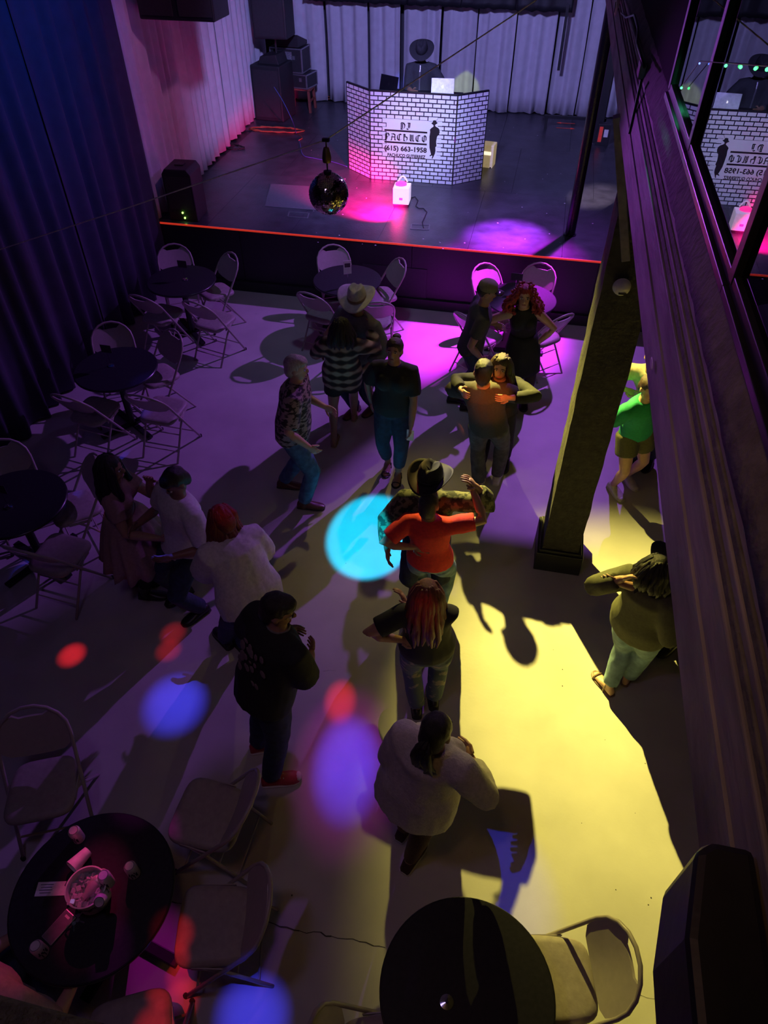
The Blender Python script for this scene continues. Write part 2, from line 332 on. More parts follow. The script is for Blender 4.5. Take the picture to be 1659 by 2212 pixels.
# ---------------------------------------------------------------- upper wall with windows (right)
XW_, KX = .45, -.0072
def wx(x, y): return x+KX*(y-3)
def long_box(x0, x1, z0, z1, y0, y1):
    return MB().add([(wx(x, y), y, z) for y in (y0, y1) for x, z in ((x0, z0), (x1, z0), (x1, z1), (x0, z1))],
        [(0, 1, 2, 3), (7, 6, 5, 4), (0, 4, 5, 1), (1, 5, 6, 2), (2, 6, 7, 3), (3, 7, 4, 0)])
m_conc = mat('worn_concrete', (.13, .125, .115), .85, var=.3, scale=14, bump=.8, bscale=40)
m_frame = mat('black_window_frame', (.012, .012, .014), .35)
wr = sst('trim_1', long_box(.38, .56, 3.735, 3.86, -.6, 8.6), m_old, label='worn timber beam under the upper windows', cat='beam')
long_box(.385, .56, 3.86, 3.955, -.6, 8.6).build('upper_board', m_old, wr, bevel=.004)
for k in range(4): long_box(.392+.004*k, .56, 3.955+.024*k, 3.977+.024*k, -.6, 8.6).build('moulding', m_old if k % 2 else m_conc, wr, bevel=.003)
pc = PX(1408, 785, .379); MB().lathe([(.010, 0), (.008, .002)], 16, Matrix.Translation(pc) @ Matrix.Rotation(R(-90), 4, 'Y'), 1, 3.2).build('pale_oval', mat('pale_patch', (.5, .48, .5), .6), wr)  # small pale oval disc set on the beam face
def ledge_fn(u, v):
    y = -.6+9.2*u; x = .405+.045*v; q = V((x*8, y*5, 0))
    return (wx(x, y)+.004*noise.noise(V((y*9, v*3, 1))), y, 4.05+.115*v**.7+.006*noise.noise(V((x*60, y*14, 0))))
lg = sst('trim_2', MB().sheet(ledge_fn, 220, 5), m_conc, label='rough concrete ledge below the upper windows', cat='ledge', smooth=True, solid=.01)
# windows
m_glass = bpy.data.materials.new('dark_window_glass'); m_glass.use_nodes = True; nt = m_glass.node_tree; nt.nodes.clear()
o_ = nt.nodes.new('ShaderNodeOutputMaterial'); mx = nt.nodes.new('ShaderNodeMixShader'); fr = nt.nodes.new('ShaderNodeFresnel'); fr.inputs[0].default_value = 2.7
tr = nt.nodes.new('ShaderNodeBsdfTransparent'); tr.inputs[0].default_value = (.45, .5, .5, 1); gl = nt.nodes.new('ShaderNodeBsdfGlossy'); gl.inputs['Roughness'].default_value = .004
nt.links.new(fr.outputs[0], mx.inputs[0]); nt.links.new(tr.outputs[0], mx.inputs[1]); nt.links.new(gl.outputs[0], mx.inputs[2]); nt.links.new(mx.outputs[0], o_.inputs[0])
mull = [-.55, .62, PX(1590, 600, XW_).y, PX(1495, 333, XW_).y, PX(1462, 182, XW_).y+.02]
zs, zt = 4.175, 5.75
for i, (a, c) in enumerate(zip(mull, mull[1:])):
    wn = sst('window_%d' % (i+1), long_box(XW_-.006, XW_+.006, zs, zt, a+.02, c-.02), m_glass, label='dark upper window pane reflecting the stage', cat='window')
    for s, (z0, z1) in (('sill_rail', (zs-.02, zs+.022)), ('top_rail', (zt-.04, zt))): long_box(XW_-.02, XW_+.03, z0, z1, a, c).build(s, m_frame, wn, bevel=.003)
    long_box(XW_-.022, XW_+.03, zs, zt, c-.022, c+.022).build('mullion', m_frame, wn, bevel=.003)
    long_box(XW_-.032, XW_-.012, zs-.03, zs-.008, a, c).build('sill_bead', m_frame, wn, bevel=.003)
sst('wall_upper', long_box(.44, .62, 4.0, 6.0, mull[-1], 8.6), mat('matt_black', (.006, .006, .008), .9, spec=.1), label='black upper wall beyond the windows', cat='wall')
sst('wall_inner', MB().box((2.6, 2, 4.6), (.1, 6, 2.8)), m_black, label='dark back wall of the room behind the windows', cat='wall')
sst('floor_upper', MB().box((2.6, 3.9, 3.28), (3.9, 9.6, .16)), mat('dark_slab', (.06, .055, .05), .8), label='underside of the upper floor', cat='floor')
sst('trim_3', MB().prism([(.10, .306), (.33, .303), (.44, .325), (.455, .345), (.455, .40), (.10, .40)], .17, Matrix(((0, 0, 1, 0), (1, 0, 0, 0), (0, 1, 0, 3.77), (0, 0, 0, 1)))), m_black, label='dark bulging plaster haunch at the near end of the beam', cat='beam', bevel=.012)
pp = sst('wall_parapet', MB().box((-.9, -.06, 3.55), (2.5, .32, .9)), mat('mossy_plaster', (.13, .13, .07), .9, var=.4, scale=60, bump=1.0, bscale=150), label='rough plaster parapet at the bottom left', cat='wall', bevel=.02)
sst('floor_balcony', MB().box((-1.6, -1.6, 3.1), (7.6, 2.9, .12)), _M['dark_slab'], label='balcony floor behind the parapet', cat='floor')
# green fairy lights behind the glass
gs = thing('fairy_lights', 'string of green fairy lights behind the upper window', 'fairy lights')
GP = [PX(x, y, .432) for x, y in ((1472, 190), (1511, 137), (1568, 142), (1600, 145), (1632, 148), (1657, 150), (1700, 156))]
MB().tube([p+V((0, 0, .006)) for p in GP], .0015, 5).build('wire', m_frame, gs)
for i, p in enumerate(GP):
    c = (.25, .35, 1) if i == 1 else (.25, 1, .35)
    MB().ball(p, .0042 if i != 1 else .003, 8, 6).build('bulb', mat('bulb_blue' if i == 1 else 'bulb_green', c, .4, emit=(.08, 1, .25) if i != 1 else (.15, .25, 1), estr=3), gs)
# conduit, cable and flood lamp on the beam top (upper right)
fl = thing('flood_lamp', 'small white flood lamp on the beam at the top right', 'lamp')
cF = PX(1334, 14, .36)
MB().box(cF, (.03, .11, .07), rot=Matrix.Rotation(R(25), 3, 'X')).build('housing', mat('cream_plastic', (.75, .72, .6), .4), fl, bevel=.01)
MB().box(cF+V((-.017, 0, -.005)), (.006, .075, .03), rot=Matrix.Rotation(R(25), 3, 'X')).build('lens', m_black, fl, bevel=.003)
MB().tube([cF+V((.02, .02, .02)), cF+V((.05, .06, .06)), cF+V((.06, .12, .03))], .008).build('bracket', m_frame, fl)
cd = [PX(x, y, .37) for x, y in ((1342, 28), (1352, 38), (1370, 32), (1378, 60), (1376, 95), (1384, 120), (1392, 145))]
tag(MB().tube(cd, .006, 6).build('lamp_cable', m_frame, smooth=True), 'black cable dangling from the white flood lamp', 'cable')
tag(MB().tube([PX(1352, 0, .385), PX(1372, 70, .385), PX(1390, 135, .385)], .012, 8).build('conduit', m_old, smooth=True), 'grey conduit running along the upper beam', 'pipe')
tag(MB().box(PX(1386, 150, .385), (.03, .12, .06)).build('junction_box', m_old, bevel=.004), 'small junction box at the end of the grey conduit', 'box')
tag(MB().bar(PX(1386, 172, .375), PX(1360, 288, .375), .012, .02).build('iron_rod', m_frame), 'black iron rod leaning on the upper beam', 'rod')
# ================================================================ FURNITURE
m_chair = mat('beige_enamel', (.42, .37, .34), .38, var=.05, spec=.5)
m_seat = mat('beige_vinyl', (.36, .31, .29), .5, var=.10, bump=.25, bscale=25)
m_foot = mat('rubber', (.02, .02, .02), .8)
def make_chair():
    t = thing('folding_chair', 'x', 'chair')
    A = V((0, .22, 0)); B = V((0, -.21, .70))                # side tube line
    def side(s, z): k = z/.70; return V((s*(.215-.012*k), A.y+(B.y-A.y)*k, z))
    pts = [side(-1, 0), side(-1, .3), side(-1, .62)]
    for a in range(0, 181, 20):
        c, q = math.cos(R(a)), math.sin(R(a)); zz = .66+.16*q
        pts.append(V((-.203*c*(1 if abs(c) > .9 else 1), A.y+(B.y-A.y)*zz/.70-.012*q, zz)))
    pts += [side(1, .62), side(1, .3), side(1, 0)]
    fr = MB().tube(pts, .0115, 7).build('tube_frame', m_chair, t, smooth=True)
    for s in (-1, 1):
        MB().tube([(s*.185, -.235, 0), (s*.185, -.02, .33), (s*.188, .06, .425)], .0105, 7).build('rear_leg', m_chair, t, smooth=True)
        MB().lathe([(.014, 0), (.014, .025)], 8, Matrix.Translation((s*.215, .22, 0))).build('foot_cap', m_foot, fr)
        MB().bar((s*.196, -.055, .40), (s*.19, .12, .425), .006, .03).build('seat_bracket', m_chair, t)
    z = .13; a = side(1, z); MB().tube([(-a.x, a.y, z), (a.x, a.y, z)], .007, 6).build('front_stretcher', m_chair, t)
    for z in (.10, .24):
        y = -.235+.215*z/.33; MB().tube([(-.185, y, z), (.185, y, z)], .006, 6).build('rear_stretcher', m_chair, t)
    # padded seat: lofted rounded-square rings
    mb = MB(); N = 28; rings = []
    for sc, zz in ((.96, .405), (1, .415), (1, .432), (.95, .447), (.80, .452), (.4, .449)):
        for j in range(N):
            th = 2*math.pi*j/N; c, q = math.cos(th), math.sin(th); e = .42
            x = math.copysign(abs(c)**e, c)*.188*sc; y = math.copysign(abs(q)**e, q)*.195*sc
            x *= 1+.06*(y/.195); rings.append((x, y+.02, zz+.012*(y/.195)))
    fs = [(i*N+j, i*N+(j+1) % N, (i+1)*N+(j+1) % N, (i+1)*N+j) for i in range(5) for j in range(N)]+[tuple(reversed(range(N))), tuple(range(5*N, 6*N))]
    mb.add(rings, fs).build('seat', m_seat, t, smooth=50)
    # backrest panel with the notch under the top rail
    top = []
    for a in range(180, -1, -10):
        c, q = math.cos(R(a)), math.sin(R(a)); x = .197*c; zz = .655+.155*q
        if 55 < a < 125: zz = .752 if 62 < a < 118 else .772
        top.append((x, zz))
    bot = [(.19, .60), (.15, .565), (.08, .548), (0, .543), (-.08, .548), (-.15, .565), (-.19, .60)]
    out = top+bot; n_ = len(out)
    def P(x, z, o): k = z/.70; return (x, A.y+(B.y-A.y)*k-.035*(1-(x/.2)**2)+o, z)
    cx, cz = 0, .655; vs_ = []
    for o in (.006, -.006): vs_ += [P(x, z, o) for x, z in out]+[P(x*.5+cx*.5, z*.5+cz*.5, o) for x, z in out]+[P(cx, cz, o)]
    L = 2*n_+1; fs = []
    for i in range(n_):
        j = (i+1) % n_; fs += [(i, j, n_+j, n_+i), (n_+i, n_+j, 2*n_), (L+j, L+i, L+n_+i, L+n_+j), (L+n_+j, L+n_+i, L+2*n_), (j, i, L+i, L+j)]
    MB().add(vs_, fs).build('backrest', m_chair, t, smooth=50)
    return t
chair0 = make_chair(); _first = [True]
def put_chair(loc, face, label, group='folding chairs around the round tables'):
    c = chair0 if _first[0] else copy_tree(chair0); _first[0] = False
    f = V(face); c.scale = (1.1, 1.1, 1.08); c.location = (loc[0], loc[1], 0); c.rotation_euler = (0, 0, math.atan2(-f.x, f.y)); tag(c, label, 'chair', group); return c
m_top = mat('black_laminate', (.022, .021, .027), .5, var=.2, scale=40, spec=.25)
m_edge = mat('black_edge', (.012, .012, .014), .3)
m_iron = mat('black_iron', (.015, .015, .017), .45)
def make_table():
    t = thing('round_table', 'x', 'table')
    MB().lathe([(.405, .722), (.425, .722), (.43, .728), (.43, .746), (.426, .75)], 64).build('tabletop', m_top, t, smooth=30)
    MB().lathe([(.431, .726), (.435, .73), (.435, .744), (.431, .748)], 64).build('edge_band', m_edge, t, smooth=30)
    MB().lathe([(.038, .04), (.038, .70), (.11, .705), (.11, .722)], 20).build('pedestal', m_iron, t, smooth=30)
    for k in range(4): MB().box((.2, 0, .025), (.36, .065, .03)).build('base_foot', m_iron, t, bevel=.006).rotation_euler = (0, 0, R(45+90*k))
    return t
table0 = make_table()
TB = dict(A=(392, 605), B=(250, 795), C=(30, 1085), D=(750, 604), E=(1125, 645), F=(200, 1928), G=(1009, 2142))
TL = dict(A='round black table in the far left corner by the stage', B='round black table beside the navy curtain, second from the stage',
    C='round black table cut by the left edge of the picture', D='round table with a white card stand in front of the stage',
    E='round table under violet light behind the red-haired dancer', F='round black table with drinks and an ice bucket', G='bare round black table at the bottom right')
TP = {}
for i, (k, p) in enumerate(TB.items()):
    t = table0 if i == 0 else copy_tree(table0); c = PZ(*p, .75); TP[k] = c
    t.location = (c.x, c.y, 0); t.rotation_euler = (0, 0, {'F': R(33), 'G': R(10)}.get(k, R(12*i))); tag(t, TL[k], 'table', 'round tables')
CH = [('A', 378, 562, 'folding chair between the far left table and the stage'), ('A', 483, 583, 'folding chair right of the far left corner table'),
 ('A', 322, 655, 'dark folding chair between the far left table and the curtain'), ('A', 432, 672, 'folding chair on the near side of the far left table'),
 ('B', 243, 737, 'folding chair behind the second table along the curtain'), ('B', 362, 755, 'folding chair right of the second table along the curtain'),
 ('B', 165, 868, 'dark folding chair at the curtain side of the second table'), ('B', 318, 872, 'folding chair on the near side of the second table'),
 ('C', 12, 1008, 'folding chair top cut by the left picture edge'), ('C', 160, 1045, 'folding chair with a blue light patch on its backrest'),
 ('C', 68, 1197, 'folding chair on the near side of the left edge table'),
 ('D', 722, 566, 'folding chair behind the card stand table by the stage'), ('D', 826, 597, 'folding chair right of the card stand table'),
 ('D', 680, 652, 'folding chair on the near left side of the card stand table'), ('D', 812, 672, 'folding chair hidden behind the man in the white hat'),
 ('E', 1050, 605, 'glowing magenta chair behind the man in the cap'), ('E', 1162, 605, 'glowing magenta chair behind the red-haired dancer'),
 ('E', 1200, 700, 'folding chair right of the red-haired dancer'), ('E', 1012, 702, 'folding chair mostly hidden behind the man in the cap')]
FACE = {('A', 432): (.25, 1, 0), ('B', 318): (.05, 1, 0), ('C', 68): (.1, 1, 0), ('D', 680): (.3, 1, 0), ('A', 322): (.2, 1, 0), ('B', 165): (.15, 1, 0), ('D', 812): (-.3, 1, 0), ('E', 1200): (-.7, .7, 0)}
for k, x, y, lab in CH:
    c = PZ(x, y, .71); f = (TP[k]-c); f.z = 0; d = f.length; f.normalize()
    if d < .66: c = TP[k]-f*.66
    f = V(FACE.get((k, x), f)).normalized(); loc = c+f*.21
    put_chair(loc, f, lab)
put_chair(PZ(95, 1700, .44), (.45, -1, 0), 'large folding chair above the drinks table at the left edge')
put_chair(PZ(462, 1765, .44), (-1, .02, 0), 'padded folding chair to the upper right of the drinks table')
put_chair(PZ(478, 2000, .44), (-1, -.25, 0), 'padded folding chair to the lower right of the drinks table')
put_chair(PZ(285, 2268, .44), (-.45, .9, 0), 'red-lit folding chair below the drinks table')
put_chair(PZ(1205, 2118, .44), (-1, -.22, 0), 'folding chair under amber light right of the bare table')
put_chair(PZ(815, 2300, .44), (1, .3, 0), 'folding chair peeking out left of the bare table')
# card stands
m_chrome = mat('chrome', (.6, .6, .62), .15, 1)
m_card = mat('white_card', (.75, .73, .72), .6)
m_dcard = mat('dark_card', (.05, .045, .05), .5)
def card_stand(k, px, py, cm, lab, ch=.13, cw=.09, rz=0, h=.17, card=True):
    b = PZ(px, py, .7505); t = thing('card_stand', lab, 'card stand', b, rz, 'card stands on the tables')
    MB().lathe([(.035, 0), (.034, .006), (.008, .012), (.004, .02)], 20).build('base', m_chrome, t, smooth=40)
    MB().tube([(0, 0, .015), (0, 0, h)], .0025, 6).build('stem', m_chrome, t)
    if card:
        c = MB().box((0, 0, h+ch/2-.01), (cw, .004, ch)).build('card', cm, t)
        if cm is m_card: MB().box((0, -.0025, h+ch*.6), (cw*.7, .001, ch*.3)).build('print', m_dcard, c)
card_stand('A', 400, 604, m_dcard, 'card stand with a dark card on the far left table', .09, .12)
card_stand('B', 240, 790, m_dcard, 'card stand with a dark card on the second curtain table', .09, .12)
card_stand('C', 18, 1095, m_dcard, 'card stand on the left edge table', .09, .12)
card_stand('D', 752, 618, m_card, 'card stand with a white card on the table by the stage', .17, .10, R(25))
card_stand('E', 1112, 632, m_dcard, 'card stand with a dark card on the violet-lit table', .09, .14)
card_stand('G', 965, 2165, m_dcard, 'bare chrome card stand on the near black table', h=.10, card=False)
# ---------------------------------------------------------------- drinks on the near table
def onF(x, y, z=.7505): return PZ(x, y, z)
m_can = mat('white_can', (.72, .70, .68), .35, metal=.3); m_alu = mat('aluminium', (.7, .7, .72), .25, 1)
m_ink = mat('dark_ink', (.03, .03, .06), .5); m_ice = mat('ice', (.85, .88, .95), .12, trans=.55, spec=.6)
def can(loc, lab, tilt=None, rz=0, group='drink cans at the drinks table'):
    t = thing('drink_can', lab, 'can', loc, rz, group)
    if tilt: t.rotation_euler = tilt
    b = MB().lathe([(.024, 0), (.033, .008), (.033, .105), (.027, .118), (.0255, .121)], 24).build('body', m_can, t, smooth=40)
    MB().lathe([(.0255, .119), (.0255, .122), (.023, .122), (.022, .118), (.001, .118)], 24).build('lid', m_alu, t, smooth=30)
    MB().box((0, .006, .1195), (.012, .02, .002)).build('pull_tab', m_alu, t)
    mb = MB()
    for k in range(9):
        a = R(-90+k*9-34); z = .06+.02*math.sin(k*2.3); mb.box((.0333*math.cos(a), .0333*math.sin(a), z), (.001, .005, .018+.012*(k % 3)), rot=Matrix.Rotation(a, 3, 'Z'))
    mb.build('label_print', m_ink, b)
can(onF(172, 1812), 'white drink can at the top of the drinks table'); can(onF(291, 1888), 'white drink can right of the ice bucket', rz=.6); can(onF(93, 2058), 'white drink can at the lower left of the drinks table', rz=1.2)
cup = thing('paper_cup', 'white paper cup lying on its side near the ice bucket', 'cup', onF(178, 1862)+V((0, 0, .042)), 0)
cup.rotation_euler = (R(83), 0, R(-20))
MB().lathe([(.027, -.055), (.028, -.055), (.042, .055), (.0435, .056), (.0405, .056), (.027, -.05)], 28).build('cup_wall', m_card, cup, smooth=40)
bk = thing('ice_bucket', 'white ice bucket holding bottles on the drinks table', 'bucket', onF(205, 1940))
m_bk = mat('white_enamel', (.72, .70, .70), .35)
MB().lathe([(.078, 0), (.08, .004), (.102, .165), (.106, .168), (.106, .172), (.099, .172), (.094, .12), (.076, .012), (.001, .012)], 40).build('bucket_wall', m_bk, bk, smooth=40)
mb = MB()
for k in range(16): a = R(-120+k*5); mb.box((.094*math.cos(a), .094*math.sin(a), .10+.012*math.sin(k)), (.002, .005, .03), rot=Matrix.Rotation(a, 3, 'Z'))
mb.build('bucket_print', m_ink, bk)
for s in (-1, 1): MB().tube([(s*.10, -.02, .15), (s*.118, -.01, .15), (s*.118, .01, .15), (s*.10, .02, .15)], .004, 6).build('handle', m_alu, bk)
mb = MB()
for k in range(70):
    a, r = random.uniform(0, 6.28), .085*math.sqrt(random.random()); q = Matrix.Rotation(random.uniform(0, 3), 3, V((random.random(), random.random(), .3)))
    mb.box((r*math.cos(a), r*math.sin(a), .115+random.uniform(-.01, .02)), (.026, .026, .024), rot=q)
mb.build('ice_cubes', m_ice, bk, kind='stuff', bevel=.003)
MB().lathe([(.09, .02), (.093, .105)], 24).build('ice_fill', m_ice, bk)
bt = thing('beer_bottle', 'clear bottle with a printed label lying in the ice bucket', 'bottle', onF(205, 1910, .885)); bt.rotation_euler = (R(68), 0, R(-8))
MB().lathe([(.028, -.08), (.031, -.075), (.031, .02), (.022, .05), (.014, .065), (.0135, .095), (.001, .096)], 24).build('bottle_glass', mat('clear_glass', (.8, .75, .75), .08, trans=.6, spec=.6), bt, smooth=40)
l_ = MB().lathe([(.0318, -.055), (.0318, .005)], 24).build('bottle_label', m_can, bt, smooth=True)
mb = MB()
for k in range(8): a = R(180-30+k*8+90); mb.box((.0324*math.cos(a), .0324*math.sin(a), -.012), (.001, .003, .014+.008*(k % 2)), rot=Matrix.Rotation(a, 3, 'Z'))
mb.build('label_print', m_ink, l_)
can(onF(236, 1908, .86), 'upright drink can in the ice of the bucket', group='cans in the ice bucket')
can(onF(228, 1932, .85), 'half-buried drink can at the front of the ice bucket', tilt=(R(35), 0, .4), group='cans in the ice bucket')
cdr = thing('menu_card', 'pink-lit paper card lying left of the ice bucket', 'card', onF(112, 1920), R(14))
MB().box((0, 0, .001), (.165, .072, .002)).build('paper', m_card, cdr)
mb = MB()
for k in range(4): mb.box((-.03, .022-k*.014, .0023), (.07-.01*(k % 2), .003, .0006))
mb.build('print', m_ink, cdr)
ph = thing('phone', 'smartphone in a clear case lying on the drinks table', 'phone', onF(128, 2003), R(-22))
MB().box((0, 0, .005), (.078, .160, .009)).build('phone_body', mat('phone_grey', (.3, .29, .3), .3), ph, bevel=.008)
MB().box((0, 0, .0098), (.07, .152, .0012)).build('screen', mat('phone_screen', (.18, .16, .18), .12), ph, bevel=.005)
MB().box((0, .055, .0108), (.03, .012, .0006)).build('clock_widget', mat('widget', (.7, .5, .55), .5), ph)
ky = thing('key_ring', 'bunch of keys lying beside the phone', 'keys', onF(160, 1985))
MB().tube([(.018*math.cos(a/10*6.283), .018*math.sin(a/10*6.283), .003) for a in range(10)], .0016, 6, closed=True).build('ring', m_chrome, ky)
for k in range(3):
    a = R(-60+k*55); d = V((math.cos(a), math.sin(a), 0)); kk = MB().bar(d*.02+V((0, 0, .003)), d*.065+V((0, 0, .003)), .006, .002).build('key', m_chrome, ky)
    MB().lathe([(.011, 0), (.011, .002)], 12, Matrix.Translation(d*.024+V((0, 0, .003)))).build('key_bow', m_chrome, kk)
tag(MB().tube([onF(146, 1955)+V((0, 0, .006)), onF(160, 1947)+V((0, 0, .006))], .006, 8).build('lighter', m_card), 'small pale lighter lying beside the ice bucket', 'lighter')
# ================================================================ STAGE OBJECTS
BH = 1.24
m_brick = bpy.data.materials.new('printed_brick_vinyl'); m_brick.use_nodes = True; nt, n, b = mnodes(m_brick)
tc = n.new('ShaderNodeTexCoord'); sp = n.new('ShaderNodeSeparateXYZ'); cb = n.new('ShaderNodeCombineXYZ'); br = n.new('ShaderNodeTexBrick')
nt.links.new(tc.outputs['Object'], sp.inputs[0]); nt.links.new(sp.outputs[0], cb.inputs[0]); nt.links.new(sp.outputs[2], cb.inputs[1]); nt.links.new(cb.outputs[0], br.inputs['Vector'])
for k_, v_ in (('Color1', (.82, .82, .84, 1)), ('Color2', (.80, .80, .83, 1)), ('Mortar', (.012, .01, .03, 1))): br.inputs[k_].default_value = v_
for k_, v_ in (('Scale', 1), ('Mortar Size', .0075), ('Mortar Smooth', .05), ('Brick Width', .125), ('Row Height', .0585)): br.inputs[k_].default_value = v_
nt.links.new(br.outputs['Color'], b.inputs['Base Color']); b.inputs['Roughness'].default_value = .5
m_print = mat('printed_white', (.82, .82, .84), .5, var=.01); m_pblack = mat('printed_black', (.012, .01, .015), .5, var=.02)
BP = [V((-3.09, 11.80, HS)), V((-2.64, 11.41, HS)), V((-1.345, 11.41, HS)), V((-.93, 11.76, HS))]
booth = thing('dj_facade', 'folding DJ booth front printed with white bricks and DJ lettering', 'booth', (BP[1]+BP[2])/2)
for k in range(3):
    a, c = BP[k], BP[k+1]; d = c-a; L = d.length; rz = math.atan2(d.y, d.x)
    pn = MB().box((L/2, .012, BH/2), (L-.012, .02, BH-.01)).build('panel', m_brick, booth); pn.location = a-booth.location; pn.rotation_euler = (0, 0, rz)
    fr_ = MB(); 
    for q0, q1 in (((0, 0), (L, 0)), ((0, BH), (L, BH)), ((.004, 0), (.004, BH)), ((L-.004, 0), (L-.004, BH))):
        fr_.bar((q0[0], .012, q0[1]), (q1[0], .012, q1[1]), .012, .03, up=(0, 1, 0))
    f_ = fr_.build('panel_frame', m_iron, booth, bevel=.002); f_.location = pn.location; f_.rotation_euler = (0, 0, rz)
    if k:
        for z in (.12, .62, 1.1): MB().lathe([(.012, 0), (.012, .07)], 8, Matrix.Translation(a-booth.location+V((0, -.006, z)))).build('hinge', m_chrome, booth)
    if k == 1: center = pn
def UVp(x, y): return ((x-375)/805*1.295, BH*(1-(y-(207+(x-370)*.065))/866))
# white name plate with toothed brick edge
mb = MB(); r0 = 6; 
for r_ in range(6, 15):
    z0 = r_*.0585+.004; e = .0625 if r_ % 2 else 0
    mb.box(((.19+e+1.09-e)/2, -.0008, z0+.02925), (.90-2*e+.0001, .0016, .0586))
mb.box((.955, -.0008, .905), (.13, .0016, .058))
plate = mb.build('name_plate', m_print, center)
NIB = V((math.cos(R(40)), math.sin(R(40))))
BL = {'P': [[(.18, 0), (.18, .85)], [(.02, .78), (.18, .92), (.5, .98), (.66, .8), (.66, .6), (.45, .42), (.2, .46)], [(.32, .9), (.32, .12)], [(.05, .05), (.18, 0), (.36, .08)]],
 'A': [[(.05, .05), (.2, .02)], [(.15, .05), (.2, .6), (.4, .95)], [(.4, .95), (.62, .8), (.6, .1), (.72, .03)], [(.2, .48), (.6, .48)], [(.1, .9), (.4, .95)]],
 'C': [[(.65, .85), (.45, .97), (.15, .8), (.1, .5), (.15, .2), (.4, .03), (.66, .18)], [(.38, .95), (.36, .05)]],
 'H': [[(.15, .98), (.15, .05), (.28, 0)], [(0, .9), (.15, .98), (.3, .9)], [(.15, .5), (.4, .62), (.6, .5), (.58, .15), (.42, -.08)], [(.3, .9), (.3, .55)]],
 'U': [[(.05, .9), (.18, .97), (.16, .2), (.3, .03), (.5, .12)], [(.52, .97), (.54, .12), (.68, .03)], [(.34, .95), (.34, .2)]],
 'O': [[(.4, .98), (.12, .75), (.12, .25), (.38, .02), (.62, .25), (.62, .75), (.4, .98)], [(.37, .9), (.37, .1)]],
 'D': [[(.15, .95), (.15, .05)], [(.02, .85), (.15, .96), (.5, .9), (.68, .6), (.6, .2), (.35, .02), (.05, .06)], [(.33, .85), (.33, .15)]],
 'J': [[(.2, .95), (.55, .93), (.5, .3), (.3, .02), (.08, .15)], [(.36, .9), (.34, .25)]]}
def nib_text(word, x, z, h, w, name):
    mb = MB(); adv = w/len(word); nb = NIB*h*.10
    for i, ch in enumerate(word):
        for st in BL[ch]:
            Q = [V((x+i*adv+px*adv/.86, z+pz*h)) for px, pz in st]
            for a, c in zip(Q, Q[1:]):
                P = [a-nb, a+nb, c+nb, c-nb]; mb.prism([(p.x, p.y) for p in P], .0006, Matrix.Translation((0, -.0028, 0)))
                d = (c-a).normalized(); s_ = V((-d.y, d.x))*h*.018; P = [a-s_, c-s_, c+s_, a+s_]; mb.prism([(p.x, p.y) for p in P], .0006, Matrix.Translation((0, -.0028, 0)))
    return mb.build(name, m_pblack, plate)
def flat_text(s, x, z, h, w, m, name):
    cu = bpy.data.curves.new('t', 'FONT'); cu.body = s; cu.size = 1; cu.offset = .036; cu.extrude = 0; cu.resolution_u = 3
    o = bpy.data.objects.new('t', cu); COL.objects.link(o); dg = bpy.context.evaluated_depsgraph_get()
    me = bpy.data.meshes.new_from_object(o.evaluated_get(dg)); bpy.data.objects.remove(o)
    xs_ = [v.co.x for v in me.vertices]; zs_ = [v.co.y for v in me.vertices]; x0, x1, z0, z1 = min(xs_), max(xs_), min(zs_), max(zs_)
    for v in me.vertices: v.co = ((v.co.x-x0)/(x1-x0)*w+x, -.0026, (v.co.y-z0)/(z1-z0)*h+z)
    me.materials.clear(); return obj(name, me, m, plate)
def tb(x0, x1, y0, y1):      # crop box -> x, z, h, w
    a, t_ = UVp(x0, y0); c, d = UVp(x1, y1); bz = UVp(x0, y1)[1]; return a, bz, t_-bz, c-a
x, z, h, w = tb(662, 775, 505, 572); nib_text('DJ', x, z, h, w, 'lettering')
x, z, h, w = tb(512, 925, 605, 672); nib_text('PACHUCO', x, z, h, w, 'lettering')
for yy in (570, 684): a, z1 = UVp(513, yy); c, z0 = UVp(918, yy); MB().box(((a+c)/2, -.002, z1-.012), (c-a, .001, .024)).build('rule', m_pblack, plate)
x, z, h, w = tb(512, 920, 722, 790); flat_text('(615) 663-1958', x, z, h*.98, w, m_pblack, 'lettering')
x, z, h, w = tb(543, 910, 803, 838); flat_text('PACHUCO GUTIERREZ', x, z, h, w, m_pblack, 'lettering')
SIL = [(952, 517), (965, 505), (968, 490), (985, 487), (997, 492), (999, 505), (1012, 512), (1000, 522), (990, 528), (988, 540), (1000, 550), (1018, 560), (1030, 575), (1034, 600), (1028, 625), (1012, 640), (1005, 690), (1010, 735), (1000, 745), (1003, 780), (998, 810), (985, 840), (978, 858), (970, 855), (975, 835), (972, 825), (960, 832), (948, 833), (950, 825), (962, 815), (955, 790), (945, 750), (942, 700), (940, 640), (945, 600), (942, 575), (955, 560), (972, 548), (975, 540), (970, 530)]
MB().prism([UVp(*p) for p in SIL], .001, Matrix.Translation((0, -.0028, 0))).build('figure_emblem', m_pblack, plate)
a, c = UVp(999, 490), UVp(1013, 468); MB().bar((a[0], -.0024, a[1]), (c[0], -.0024, c[1]), .004, .001, up=(0, 1, 0)).build('figure_emblem', m_pblack, plate)
